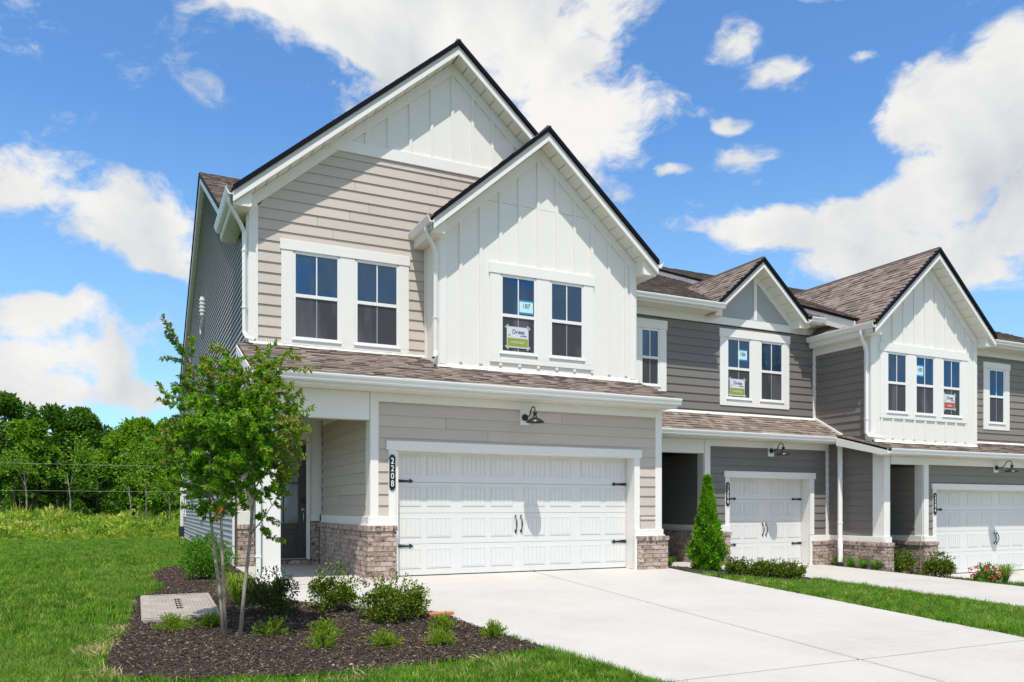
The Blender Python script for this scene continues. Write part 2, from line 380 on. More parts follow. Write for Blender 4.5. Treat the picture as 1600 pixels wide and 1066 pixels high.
def lap(parent, fr, z0, z1, lo, hi, m, holes=(), phase=0.0, expo=EXPO):
    """one object per clapboard; lo/hi give the wall's ends as functions of z"""
    L = lo if callable(lo) else (lambda z: lo)
    H = hi if callable(hi) else (lambda z: hi)
    z = z0 - phase
    while z < z1-0.01:
        a, b2 = max(z, z0), min(z+expo, z1); z += expo
        if b2-a < 0.02: continue
        la, lb, ha, hb = L(a), L(b2), H(a), H(b2)
        if min(ha, hb) - max(la, lb) < 0.03 and (ha-la) < 0.05: continue
        segs = [((la, lb), (ha, hb))]
        for (c, d, e, f) in holes:
            if b2 > e+0.01 and a < f-0.01:
                new = []
                for (s0, s1) in segs:
                    if d <= min(s0) or c >= max(s1): new.append((s0, s1)); continue
                    if max(s0) < c: new.append((s0, (c, c)))
                    if d < min(s1): new.append(((d, d), s1))
                segs = new
        def put(s0, s1, p0, p1):
            wa_, wb_ = 0.027-0.019*(p0-a)/(b2-a), 0.027-0.019*(p1-a)/(b2-a)
            MB().hexa([fr.p(s0[0], wa_, p0), fr.p(s1[0], wa_, p0), fr.p(max(s1[1], s0[1]+0.001), wb_, p1), fr.p(s0[1], wb_, p1)],
                    [fr.p(s0[0], -0.004, p0), fr.p(s1[0], -0.004, p0), fr.p(max(s1[1], s0[1]+0.001), -0.004, p1), fr.p(s0[1], -0.004, p1)]).build('siding_board', m, parent)
        for (s0, s1) in segs:
            if s1[0]-s0[0] < 0.01: continue
            if min(s1)-max(s0) > 2.6:      # long runs are made of two boards with a butt joint
                x_ = max(s0)+0.5+random.random()*(min(s1)-max(s0)-1.0)
                put(s0, (x_-.0025,)*2, a, b2); put((x_+.0025,)*2, s1, a, b2)
            else: put(s0, s1, a, b2)
        for (c, d, e, f) in holes:      # notched boards above and below an opening
            if a+0.01 < f < b2-0.01: put((max(c, la),)*2, (min(d, ha),)*2, f, b2)
            if a+0.01 < e < b2-0.01: put((max(c, la),)*2, (min(d, ha),)*2, a, e)
BL, BH, BJ = 0.205, 0.070, 0.011
def brick_mb():
    mb = MB(); c = 0.04
    mb.hexa([(-.5+c/3, -.5, -.5+c), (.5-c/3, -.5, -.5+c), (.5-c/3, -.5, .5-c), (-.5+c/3, -.5, .5-c)], [(-.5, -.4, -.5), (.5, -.4, -.5), (.5, -.4, .5), (-.5, -.4, .5)])
    mb.hexa([(-.5, -.4, -.5), (.5, -.4, -.5), (.5, -.4, .5), (-.5, -.4, .5)], [(-.5, .5, -.5), (.5, .5, -.5), (.5, .5, .5), (-.5, .5, .5)])
    return mb
def bricks(parent, fr, u0, u1, z0, z1, cap=True, w=0.05, half=False):
    """running bond with a projecting rowlock cap course; mortar bed behind"""
    FB(fr, 'mortar', 'mortar', parent, u0+0.012, u1-0.012, -0.02, w-0.012, z0, z1-0.012, 0)
    rz = fr.rot(); ztop = z1 - (0.09 if cap else 0)
    if cap:
        n = max(1, round((u1-u0+0.03)/0.078)); step = (u1-u0+0.03)/n
        for i in range(n):
            uc = u0-0.015+step*(i+0.5)
            inst('brick', brick_mb, 'brick', 'brick', parent, fr.p(uc, (w+0.015)/2+random.uniform(-.002, .002), z1-0.042), (0, 0, rz), (step-0.009, w+0.03, 0.084))
    z = ztop; k = 1 if half else 0
    while z > z0+0.02:
        zb = max(z-BH-BJ, z0-0.03); u = u0 - (BL/2 if k % 2 else 0)
        while u < u1-0.015:
            a, b2 = max(u, u0), min(u+BL, u1); u += BL+BJ
            if b2-a < 0.03: continue
            inst('brick', brick_mb, 'brick', 'brick', parent, fr.p((a+b2)/2, w/2+random.uniform(-.003, .003), (z+zb+BJ)/2-BJ), (0, random.uniform(-.006, .006), rz), (b2-a, w, z-zb-BJ))
        z = zb; k += 1
def shingles(parent, name, O, U, V, nu, nv, expo=0.14, m='shingle', seed=0):
    """O corner at the eave, U unit along the eave, V unit up the slope; every tab its own island"""
    O, U, V = Vector(O), Vector(U).normalized(), Vector(V).normalized(); N = U.cross(V).normalized()
    if N.z < 0: N = -N
    rg = random.Random(seed); mb = MB(); v = 0.0; nuf = nu if callable(nu) else (lambda q: nu0)
    nu0 = 0 if callable(nu) else nu
    while v < nv-0.01:
        v1 = min(v+expo, nv); u = -rg.uniform(0, 0.25); nu = nuf(v/nv)
        while u < nu:
            wd = rg.choice((0.12, 0.17, 0.22, 0.30)); a, b2 = max(u, 0), min(u+wd, nu); u += wd
            if b2-a < 0.01: continue
            up = rg.choice((0.006, 0.008, 0.019)); lowv = v - rg.uniform(0, 0.006)
            P = lambda uu, vv, h: O+U*uu+V*vv+N*h
            mb.hexa([P(a, lowv, 0.008+up), P(b2, lowv, 0.008+up), P(b2, v1+0.02, 0.004), P(a, v1+0.02, 0.004)],
                    [P(a, lowv, -0.012), P(b2, lowv, -0.012), P(b2, v1+0.02, -0.012), P(a, v1+0.02, -0.012)])
        v += expo
    o = mb.build(name, m, parent); o['kind'] = 'stuff'; return o
def gutter(parent, a, b2, out, name='gutter', h=0.125, d=0.125):
    """K-style gutter along a->b (top back edge), out = outward unit vector"""
    a, b2, out = Vector(a), Vector(b2), Vector(out); Z = Vector((0, 0, 1))
    prof = [(0, 0), (0, -h), (d*0.62, -h), (d*0.78, -h*0.80), (d*0.80, -h*0.62), (d*0.95, -h*0.34), (d, -h*0.16), (d, 0), (d-0.012, 0), (d-0.012, -h*0.2), (d*0.5, -h*0.85), (0.01, -h*0.85)]
    mb = MB(); mb.prism([a+out*x+Z*z for x, z in prof], [b2+out*x+Z*z for x, z in prof])
    return mb.build(name, 'gutter_white', parent)
def downspout(parent, pts, side, name='downspout', wid=0.075, th=0.055, straps=()):
    o = MB().strip(pts, side, wid, th).build(name, 'gutter_white', parent, bevel=0.006)
    s_ = Vector(side)
    for q in straps:
        MB().strip([Vector(q)-Vector((0, 0, .012)), Vector(q)+Vector((0, 0, .012))], side, wid+0.02, th+0.012).build('strap', 'white_trim', o)
    return o
def gable(parent, xa, za, sl, xl, xr, y0, ywall, yback, seed=1, soff_step=0.19, yeave=None, main_m='shingle', fas=(0.095, 0.085), walls=None):
    """front-facing gable roof: za = top of shingles at the ridge, at front edge plane y0"""
    c = 1/math.sqrt(1+sl*sl)
    for sgn, xe in ((-1, xl), (1, xr)):
        run = abs(xe-xa); ze = za-sl*run; n = Vector((sgn*sl, 0, 1))*c
        U = Vector((0, 1, 0)); V = Vector((-sgn, 0, sl))*c
        deck = MB(); T = Vector((0, 0, 0.055))
        ye_ = yeave or yback
        A = [(xe, y0+0.01, ze-0.02), (xa, y0+0.01, za-0.02), (xa, yback, za-0.02), (xe, ye_, ze-0.02)]
        deck.hexa(A, [Vector(p)-T for p in A]); deck.build('roof_deck', 'drip_black', parent)
        shingles(parent, 'roof_shingles', (xe+sgn*0.02, y0-0.005, ze-sl*0.02), U, V, (lambda q, y0=y0, e_=ye_: e_+(yback-e_)*q-y0), run/c+0.02, seed=seed+sgn)
        # dark shingle/drip edge along the rake, then two stepped rake boards
        def band(name, m, ya, yb, d0, d1):
            MB().hexa([(xe, ya, ze-d0), (xa, ya, za-d0), (xa, ya, za-d1), (xe, ya, ze-d1)], [(xe, yb, ze-d0), (xa, yb, za-d0), (xa, yb, za-d1), (xe, yb, ze-d1)]).build(name, m, parent)
        band('drip_edge', 'drip_black', y0-0.045, y0+0.05, -0.016, 0.075)
        band('rake_board', 'white_trim', y0+0.012, y0+0.06, 0.075, 0.075+fas[0])
        band('rake_fascia', 'white_trim', y0-0.012, y0+0.06, 0.075+fas[0], 0.075+fas[0]+fas[1])
        # soffit boards under the overhang, one object per board
        zs = 0.075+fas[0]+fas[1]-0.002
        nb = max(2, int(run/soff_step)); st = run/nb
        for i in range(nb):
            x0_, x1_ = xe-sgn*st*i, xe-sgn*(st*(i+1)-0.013)
            z0_, z1_ = ze+sl*abs(x0_-xe)-zs, ze+sl*abs(x1_-xe)-zs
            inst('soffit%s_%d_%.2f_%.3f' % (parent.name, sgn, xa, st), (lambda: MB().hexa([(0, y0+0.06, 0), (x1_-x0_, y0+0.06, z1_-z0_), (x1_-x0_, ywall-0.006, z1_-z0_), (0, ywall-0.006, 0)], [(0, y0+0.06, 0.02), (x1_-x0_, y0+0.06, z1_-z0_+0.02), (x1_-x0_, ywall-0.006, z1_-z0_+0.02), (0, ywall-0.006, 0.02)])), 'soffit_board', 'soffit_cream', parent, (x0_, 0, z0_))
    if walls:
        zs = 0.075+fas[0]+fas[1]-0.002
        for sgn, xe, xw in ((-1, xl, walls[0]), (1, xr, walls[1])):
            ze = za-sl*abs(xe-xa); zb_ = ze-zs-0.012; zw = ze+sl*abs(xw-xe)-zs+0.01
            tri = [(xe-sgn*.03, zb_), (xw-sgn*.02, zb_), (xw-sgn*.02, zw), (xe-sgn*.03, zb_+.03)]
            MB().prism([(a, y0+0.065, z) for a, z in tri], [(a, ywall+0.02, z) for a, z in tri]).build('eave_return', 'soffit_cream', parent)
    MB().box(xa-0.012-0.03, xa+0.012+0.03, y0-0.025, yback, za-0.045, za+0.03).build('ridge_cap', 'shingle', parent)
def raketrim(parent, fr, xa, za, sl, xl, xr, wd=0.22, proud=0.035):
    for xe in (xl, xr):
        run = abs(xe-xa); ze = za-sl*run
        MB().hexa([fr.p(xe, proud, ze), fr.p(xa, proud, za), fr.p(xa, proud, za-wd), fr.p(xe, proud, ze-wd)], [fr.p(xe, -0.01, ze), fr.p(xa, -0.01, za), fr.p(xa, -0.01, za-wd), fr.p(xe, -0.01, ze-wd)]).build('rake_trim', 'white_trim', parent)
def window(parent, fr, sashes, z0, z1, cl, cr, ztop, zbot, zmeet=None, sill=True):
    """double-hung window(s) inside one wide flat casing"""
    zm = zmeet or (z0+z1)/2
    mb = MB(); w1 = 0.034
    fr.box(mb, cl-0.02, cr+0.02, -0.005, w1+0.012, z1+0.012, ztop)              # head
    us = [cl] + [x for s_ in sashes for x in s_] + [cr]
    for i in range(0, len(us), 2): fr.box(mb, us[i]+(0 if i == 0 else .006), us[i+1]-(0 if i == len(us)-2 else .006), -0.005, w1, zbot+0.09, z1+0.012)
    fr.box(mb, cl, cr, -0.005, w1, zbot, zbot+0.09)
    for a, b2 in sashes: fr.box(mb, a, b2, -0.005, w1-0.003, zbot+0.089, z0-0.010)
    win = mb.build('window', 'white_trim', parent, bevel=0.004)
    for a, b2 in sashes:
        e = 0.040; mb = MB()
        fr.box(mb, a-.006, a+e, -0.004, 0.026, z0, z1); fr.box(mb, b2-e, b2+.006, -0.004, 0.026, z0, z1)
        fr.box(mb, a+e, b2-e, -0.004, 0.025, z1-e, z1+.012); fr.box(mb, a+e, b2-e, -0.004, 0.024, z0, z0+e)
        fr.box(mb, a+e, b2-e, -0.004, 0.030, zm-0.032, zm+0.028)
        mb.build('sash_frame', 'gutter_white', win, bevel=0.003)
        uc = (a+b2)/2
        FB(fr, 'pane', 'glass_upper', win, a+e, b2-e, -0.012, 0.007, zm+0.028, z1-e, 0)
        FB(fr, 'insect_screen', 'glass_screened', win, a+e, b2-e, -0.012, 0.010, z0+e, zm-0.032, 0)
        FB(fr, 'muntin', 'gutter_white', win, uc-0.011, uc+0.011, -0.004, 0.013, zm+0.028, z1-e, 0)
        FB(fr, 'muntin', 'cable_grey', win, uc-0.009, uc+0.009, -0.004, 0.0115, z0+e, zm-0.032, 0)
        if sill: FB(fr, 'sill', 'gutter_white', win, a-0.03, b2+0.03, 0.0, 0.055, z0-0.032, z0-0.006, 0.004)
    return win
def battens(parent, fr, xs, zb, zt, m='white_panel', wd=0.062, holes=()):
    for x in xs:
        segs = [(zb, zt(x))]
        for (a, b2, c, d) in holes:
            if a < x < b2: segs = [(s0, s1) for q in segs for (s0, s1) in ((q[0], min(q[1], c)), (max(q[0], d), q[1])) if s1-s0 > 0.03]
        for s0, s1 in segs:
            if s1-s0 > 0.03: FB(fr, 'batten', m, parent, x-wd/2, x+wd/2, -0.003, 0.028, s0, s1, 0.003)
def panel_mb():
    mb = MB(); e = 0.045
    for i in range(5):
        x0 = -.5+e+(1-2*e)*i/5+0.008; x1 = -.5+e+(1-2*e)*(i+1)/5-0.008
        mb.box(x0, x1, -0.006, 0.004, -.5+e+.01, .5-e-.01)
    for (a, b2, c, d) in ((-.5, .5, .5-e, .5), (-.5, .5, -.5, -.5+e), (-.5, -.5+e*.7, -.5+e, .5-e), (.5-e*.7, .5, -.5+e, .5-e)):
        mb.box(a, b2, -0.0075, 0.004, c, d)
    return mb
def strap_mb():
    mb = MB()
    mb.prism([(0, -0.012, -.030), (.24, -0.012, -.014), (.24, -0.012, .014), (0, -0.012, .030)], [(0, 0, -.030), (.24, 0, -.014), (.24, 0, .014), (0, 0, .030)])
    mb.prism([(.24, -0.014, 0), (.265, -0.014, -.038), (.33, -0.014, 0), (.265, -0.014, .038)], [(.24, 0, 0), (.265, 0, -.038), (.33, 0, 0), (.265, 0, .038)])
    return mb
def handle_mb():
    mb = MB()
    pts = [(0, -.008, -.13), (0, -.03, -.10), (0.0, -.055, -.05), (0, -.06, 0), (0, -.055, .05), (0, -.03, .10), (0, -.008, .13)]
    mb.tube(pts, [.010, .010, .011, .013, .011, .010, .010], 8)
    for z in (-.13, .13):
        s_ = 1 if z > 0 else -1
        mb.prism([(-.022, -.008, z-s_*.02), (.022, -.008, z-s_*.02), (0.012, -.008, z+s_*.02), (0, -.008, z+s_*.045), (-.012, -.008, z+s_*.02)], [(-.022, .002, z-s_*.02), (.022, .002, z-s_*.02), (0.012, .002, z+s_*.02), (0, .002, z+s_*.045), (-.012, .002, z+s_*.02)])
    return mb
def garage_door(parent, fr, x0, x1, z0, H=2.134, npan=8):
    gd = FB(fr, 'garage_door', 'door_white', parent, x0, x1, -0.05, -0.014, z0+0.012, z0+H+0.05, 0)
    sh = H/4; W_ = x1-x0
    for r_ in range(4):
        za = z0+0.014+sh*r_
        sec = FB(fr, 'door_section', 'door_white', gd, x0+0.002, x1-0.002, -0.014, 0.0, za+0.003, za+sh-0.004, 0.004)
        pw, g1 = 0.447, 0.105; gap = (W_ - npan*pw - (npan//2)*g1 - 0.06)/(npan//2-1) if npan > 2 else 0.1
        u = x0+0.03
        for i in range(npan):
            inst('door_panel', panel_mb, 'panel', 'door_white', gd, fr.p(u+pw/2, 0.0, za+0.125+0.165), (0, 0, 0), (pw, 1, 0.335))
            u += pw + (g1 if i % 2 == 0 else gap)
    FB(fr, 'bottom_seal', 'rubber', gd, x0+.002, x1-.002, -0.045, -0.002, z0-0.03, z0+0.012, 0)
    for zz in (0.52, 1.63):
        inst('strap_hinge', strap_mb, 'strap_hinge', 'black_metal', gd, fr.p(x0+0.01, 0.003, z0+zz))
        inst('strap_hinge', strap_mb, 'strap_hinge', 'black_metal', gd, fr.p(x1-0.01, 0.003, z0+zz), (0, math.pi, 0), (1, 1, 1)).rotation_euler = (0, 0, 0)
        parent_last = gd.children[-1]; parent_last.scale = (-1, 1, 1)
    xc = (x0+x1)/2
    for dx in (-0.055, 0.055): inst('pull_handle', handle_mb, 'pull_handle', 'black_metal', gd, fr.p(xc+dx, 0.002, z0+0.88))
    return gd
def casing_door(parent, fr, x0, x1, zt, zb, head=0.155, wd=0.125, rw=0.27):
    mb = MB(); fr.box(mb, x0-wd-0.04, x1+wd+0.04, -0.01, 0.05, zt, zt+head); mb.build('door_head_casing', 'white_trim', parent, bevel=0.005)
    FB(fr, 'door_side_casing', 'white_trim', parent, x0-wd, x0, -0.01, 0.035, zb, zt, 0.004)
    FB(fr, 'door_side_casing', 'white_trim', parent, x1, x1+wd, -0.01, 0.035, zb, zt, 0.004)
    for xa, xb in ((x0-.02, x0), (x1, x1+.02)): FB(fr, 'door_jamb', 'white_trim', parent, xa, xb, -rw-0.06, -0.011, zb-0.9, zt+0.02, 0)
    FB(fr, 'door_jamb', 'soffit_cream', parent, x0, x1, -rw-0.06, -0.011, zt, zt+0.02, 0)
def text_mesh(s_, size, name, align='CENTER'):
    cu = bpy.data.curves.new(name, 'FONT'); cu.body = s_; cu.size = size; cu.align_x = align; cu.align_y = 'CENTER'; cu.extrude = 0.0015
    ob = bpy.data.objects.new(name, cu); COL.objects.link(ob)
    dg = bpy.context.evaluated_depsgraph_get()
    me = bpy.data.meshes.new_from_object(ob.evaluated_get(dg)); me.name = name
    bpy.data.objects.remove(ob, do_unlink=True); return me
def lettering(parent, s_, size, m, loc, name, sx=1.0, off=0.0):
    me = text_mesh(s_, size, name)
    if off:   # embolden by nothing but scale
        pass
    me.materials.clear(); me.materials.append(M[m])
    o = bpy.data.objects.new(name, me); COL.objects.link(o); o.parent = parent
    o.location = Vector(loc)-OFF[parent]; o.rotation_euler = (R(90), 0, 0); o.scale = (sx, 1, 1); OFF[o] = OFF[parent]; return o
def wall_lamp(x, yw, z, label):
    t = root('wall_lamp', (x, yw, z), label, 'lamp', 'barn lamps over the garage doors')
    MB().lathe((x, yw, z), [(0.0, -.035), (0.05, -.035), (0.062, -.025), (0.062, 0.0)], 18, 'y').build('wall_plate', 'black_metal', t, smooth=True)
    pts = [(x, yw-.03, z), (x, yw-.10, z), (x, yw-.17, z+.015), (x, yw-.22, z+.06), (x, yw-.26, z+.13), (x, yw-.32, z+.165), (x, yw-.375, z+.14), (x, yw-.40, z+.09), (x, yw-.40, z+.05)]
    MB().tube(pts, 0.011, 8).build('gooseneck', 'black_metal', t, smooth=True)
    sh = MB().lathe((x, yw-.40, z), [(0.004, .065), (.036, .062), (.038, .045), (.032, .04), (.032, -.015), (.042, -.035), (.085, -.055), (.135, -.085), (.163, -.118), (.163, -.126), (.158, -.122), (.130, -.092), (.08, -.062), (.03, -.045)], 28).build('lamp_shade', 'black_metal', t, smooth=True)
    MB().lathe((x, yw-.40, z-.085), [(0.002, -.028), (.018, -.022), (.026, -.004), (.022, .016), (.014, .035), (.014, .05)], 12).build('bulb', 'digit_white', t, smooth=True)
    return t
def plaque(x, y, zt, zb, digits, label):
    t = root('house_number_plaque', (x, y, (zt+zb)/2), label, 'number plaque', 'house number plaques')
    hw = 0.052; c = 0.026
    out = [(-hw+c, zb-.015), (hw-c, zb-.015), (hw-c*.6, zb+c*.4), (hw, zb+c), (hw, zt-c), (hw-c*.6, zt-c*.4), (hw-c, zt+.015), (-hw+c, zt+.015), (-hw+c*.6, zt-c*.4), (-hw, zt-c), (-hw, zb+c), (-hw+c*.6, zb+c*.4)]
    MB().prism([(x+a, y-.014, z) for a, z in out], [(x+a, y, z) for a, z in out]).build('backing', 'plaque_black', t)
    n = len(digits); st = (zt-zb-0.06)/n
    for i, ch in enumerate(digits): lettering(t, ch, st*1.12, 'digit_white', (x, y-.0155, zt-0.03-st*(i+.5)), 'digit', 0.80)
    return t
def card(x0, x1, z0, z1, y, txt, label):
    t = root('lot_number_card', ((x0+x1)/2, y, z0), label, 'card', 'lot number cards in the windows')
    MB().box(x0, x1, y-.003, y, z0, z1).build('paper', 'card_blue', t)
    MB().box(x0-.01, x1+.005, y-.004, y-.001, z1-.012, z1+.018).build('tape', 'tape_blue', t); MB().box(x0-.005, x1+.01, y-.004, y-.001, z0-.03, z0+.004).build('tape', 'tape_blue', t)
    lettering(t, txt, (z1-z0)*0.55, 'ink_teal', ((x0+x1)/2, y-.0055, (z0+z1)/2+.015), 'lettering', 0.92)
def poster(x0, x1, z0, z1, y, band, word, label):
    t = root('availability_poster', ((x0+x1)/2, y, z0), label, 'poster', 'availability posters in the windows')
    h = z1-z0; wd = x1-x0; k = 0.04*wd
    o8 = [(x0+k, z0), (x1-k, z0), (x1, z0+k), (x1, z1-k*2), (x1-k*2, z1), (x0+k, z1), (x0, z1-k), (x0, z0+k)]
    MB().prism([(a, y-.003, z) for a, z in o8], [(a, y, z) for a, z in o8]).build('sheet', 'poster_white', t)
    MB().box(x0+.012, x1-.012, y-.0045, y-.0035, z0+.025, z0+h*.46).build('colour_band', band, t)
    lettering(t, 'Drees', h*.27, 'ink', ((x0+x1)/2+.03*wd, y-.0055, z0+h*.76), 'lettering', 0.98)
    lettering(t, 'HOMES', h*.085, 'ink', (x1-wd*.24, y-.0055, z0+h*.585), 'lettering', 1.2)
    lettering(t, word, h*.165, 'poster_white', ((x0+x1)/2, y-.0058, z0+h*.255), 'lettering', 0.92*wd/0.46 if len(word) else 1)
    MB().lathe((x0+wd*.10, y-.0045, z0+h*.60), [(0.001, 0), (.017, 0), (.017, .002)], 10, 'y').build('leaf_mark', 'poster_green', t)
    MB().lathe((x0+wd*.15, y-.0045, z0+h*.57), [(0.001, 0), (.011, 0), (.011, .002)], 10, 'y').build('leaf_mark', 'poster_green', t)
    for cx, cz, a in ((x0, z0, 1), (x1, z0, -1), (x0, z1, -1), (x1, z1, 1)):
        d = Vector((math.cos(R(45)*a), 0, -math.sin(R(45)*a)*1)).normalized(); e = Vector((d.z, 0, -d.x))
        c = Vector((cx, y-.006, cz)); A = [c+d*.045+e*.018, c-d*.045+e*.018, c-d*.045-e*.018, c+d*.045-e*.018]
        MB().hexa(A, [q+Vector((0, .002, 0)) for q in A]).build('tape', 'tape_green', t)

# ================================================================== ground shape
def gz(x, y):
    yy = min(y, 0)
    a = -0.03 + 0.05*max(yy, -16) - (0.005*y if y > 0 else 0)
    if x < -4.2: a -= 0.0
    b_ = -0.28 + 0.025*min(y-1.5, 0); c_ = -0.30 + 0.02*min(y-1.5, 0); d_ = -0.55 + 0.01*min(y, 0)
    ks = [(5.4, a), (8.7, b_), (11.4, c_), (13.8, d_)]
    if x <= 5.4: return a
    for (x0, z0), (x1, z1) in zip(ks, ks[1:]):
        if x <= x1: return z0+(z1-z0)*(x-x0)/(x1-x0)
    return d_

# ================================================================== TOWNHOUSE with beige siding (nearest)
H1 = root('townhouse', (1.5, -0.25, 0), 'nearest townhouse with beige siding, white front gable and two-car garage', 'townhouse', 'row of attached townhouses')
F_low, F_up, F_w, F_door = Fr('f', -0.25), Fr('f', 1.33), Fr('f', 0.60), Fr('f', 3.47)
S_side, S_por, S_wl = Fr('l', -2.27), Fr('l', -0.54), Fr('l', 0.95)
core = MB()
core.box(-2.25, 5.25, 1.345, 20.0, 3.05, 4.6)
core.prism([(-2.25, 1.345, 4.0), (5.25, 1.345, 4.0), (5.25, 1.345, 6.45), (1.5, 1.345, 9.60), (-2.25, 1.345, 6.45)], [(-2.25, 3.0, 4.0), (5.25, 3.0, 4.0), (5.25, 3.0, 6.45), (1.5, 3.0, 9.60), (-2.25, 3.0, 6.45)])
core.prism([(-2.25, 2.0, 4.0), (-2.25, 20.6, 4.0), (-2.25, 20.6, 5.7), (-2.25, 10.4, 10.1), (-2.25, 2.2, 6.0)], [(5.25, 2.0, 4.0), (5.25, 20.6, 4.0), (5.25, 20.6, 5.7), (5.25, 10.4, 10.1), (5.25, 2.2, 6.0)])
core.prism([(0.965, 0.615, 3.2), (5.235, 0.615, 3.2), (5.235, 0.615, 6.15), (3.03, 0.615, 8.05), (0.965, 0.615, 6.2)], [(0.965, 1.4, 3.2), (5.235, 1.4, 3.2), (5.235, 1.4, 6.15), (3.03, 1.4, 8.05), (0.965, 1.4, 6.2)])
core.box(-0.52, 5.24, -0.235, 0.055, 2.15, 3.15); core.box(-0.52, -0.135, -0.235, 0.055, -0.6, 2.15); core.box(4.65, 5.24, -0.235, 0.055, -0.8, 2.15)
core.box(-0.52, 5.24, 0.06, 20.5, -0.8, 3.15); core.box(-2.25, -0.53, 3.485, 20.5, -0.4, 3.15)
core.build('wall', 'sheathing', H1)
# --- garage storey
lap(H1, F_low, 1.03, 2.93, -0.42, 5.12, 'beige_siding', holes=((-0.24, 4.74, -1, 2.27),))
lap(H1, F_low, 0.76, 1.03, 4.77, 5.12, 'beige_siding')
FB(F_low, 'corner_board', 'white_trim', H1, -0.56, -0.42, -0.01, 0.03, 1.03, 3.08)
FB(F_low, 'corner_board', 'white_trim', H1, 5.12, 5.27, -0.01, 0.03, 0.76, 3.08)
FB(F_low, 'frieze_board', 'white_trim', H1, -0.42, 5.12, -0.01, 0.027, 2.93, 3.08)
casing_door(H1, F_low, -0.125, 4.625, 2.134, 0.9, rw=0.27)
FB(F_low, 'water_table', 'white_trim', H1, -0.60, -0.128, -0.01, 0.055, 0.90, 1.03); FB(F_low, 'sill_cap', 'white_trim', H1, -0.63, -0.126, -0.01, 0.085, 0.875, 0.90)
FB(F_low, 'water_table', 'white_trim', H1, 4.63, 5.29, -0.01, 0.055, 0.65, 0.76); FB(F_low, 'sill_cap', 'white_trim', H1, 4.632, 5.31, -0.01, 0.085, 0.625, 0.65)
FB(F_low, 'door_side_casing', 'white_trim', H1, 4.625, 4.67, -0.02, 0.062, -0.1, 0.645, 0.003)
FB(F_low, 'door_side_casing', 'white_trim', H1, 4.625, 4.75, -0.01, 0.035, 0.755, 0.899, 0.003)
bricks(H1, F_low, -0.62, -0.13, -0.12, 0.872, w=0.085); bricks(H1, F_low, 4.675, 5.38, -0.25, 0.622, w=0.085)
bricks(H1, Fr('r', 5.25), -0.24, 0.35, -0.35, 0.622, w=0.12)
garage_door(H1, Fr('f', 0.0), -0.07, 4.62, 0.0)
FB(F_low, 'door_jamb', 'white_trim', H1, -0.13, -0.072, -0.30, -0.012, -0.1, 2.13, 0)
FB(F_low, 'lamp_block', 'white_trim', H1, 2.18, 2.36, -0.01, 0.032, 2.66, 2.93)
# --- porch
lap(H1, S_por, 1.03, 2.86, 0.0, 3.37, 'beige_siding')
FB(S_por, 'corner_board', 'white_trim', H1, -0.25, 0.0, -0.01, 0.022, 1.03, 2.62); FB(S_por, 'frieze_board', 'white_trim', H1, 0.0, 3.36, -0.01, 0.022, 2.86, 3.0)
FB(S_por, 'water_table', 'white_trim', H1, -0.24, 3.36, -0.01, 0.05, 0.90, 1.03); FB(S_por, 'sill_cap', 'white_trim', H1, -0.25, 3.36, -0.01, 0.075, 0.875, 0.90)
bricks(H1, S_por, -0.245, 3.37, -0.05, 0.872, w=0.08, half=True)
FB(F_door, 'door_side_panel', 'white_trim', H1, -0.80, -0.55, -0.01, 0.03, 1.03, 3.0); FB(F_door, 'water_table', 'white_trim', H1, -0.80, -0.60, -0.01, 0.05, 0.90, 1.03)
FB(F_door, 'door_frame', 'white_trim', H1, -0.875, -0.80, -0.01, 0.07, 0.12, 3.0); FB(F_door, 'door_frame', 'white_trim', H1, -1.86, -1.785, -0.01, 0.07, 0.12, 3.0)
FB(F_door, 'door_frame', 'white_trim', H1, -1.785, -0.875, -0.01, 0.05, 2.56, 3.0); FB(F_door, 'threshold', 'cable_grey', H1, -1.785, -0.875, -0.01, 0.09, 0.125, 0.15)
bricks(H1, F_door, -0.79, -0.62, -0.02, 0.89, cap=False); bricks(H1, F_door, -1.87, -0.80, -0.02, 0.12, cap=False, w=0.10)
bricks(H1, F_door, -2.21, -1.88, -0.05, 0.84); FB(F_door, 'water_table', 'white_trim', H1, -2.21, -1.88, -0.01, 0.05, 0.842, 1.10)
lap(H1, F_door, 1.10, 3.0, -2.21, -1.88, 'beige_siding')
fd = FB(F_door, 'front_door', 'door_brown', H1, -1.78, -0.88, 0.0, 0.025, 0.152, 2.56, 0)
def rail(u0, u1, z0, z1, w0=0.025, w1=0.045): FB(F_door, 'rail', 'door_brown', fd, u0, u1, w0, w1, z0, z1, 0.006)
rail(-1.78, -1.62, .152, 2.56); rail(-1.04, -0.88, .152, 2.56); rail(-1.62, -1.04, 2.42, 2.56); rail(-1.62, -1.04, .152, .38); rail(-1.62, -1.04, .72, .86)
FB(F_door, 'pane', 'glass_door', fd, -1.62, -1.04, 0.025, 0.030, 0.86, 2.42, 0); FB(F_door, 'door_panel', 'door_brown', fd, -1.56, -1.10, 0.025, 0.038, 0.44, 0.66, 0.01)
for (a, b2, c, d) in ((-1.345, -1.315, .86, 2.42), (-1.62, -1.04, 1.66, 1.69)): FB(F_door, 'muntin', 'door_brown', fd, a, b2, 0.030, 0.042, c, d, 0)
FB(F_door, 'keypad', 'rubber', fd, -0.975, -0.905, 0.045, 0.075, 1.26, 1.38); 
MB().lathe(F_door.p(-0.94, 0.045, 1.14), [(0.0, -.03), (.03, -.03), (.036, -.02), (.036, 0)], 14, 'y').build('latch_plate', 'nickel', fd, smooth=True)
MB().tube([F_door.p(-0.94, 0.05, 1.09), F_door.p(-0.94, 0.10, 1.05), F_door.p(-0.94, 0.105, 0.95), F_door.p(-0.94, 0.09, 0.90), F_door.p(-0.94, 0.05, 0.885)], .012, 8).build('door_pull', 'nickel', fd, smooth=True)
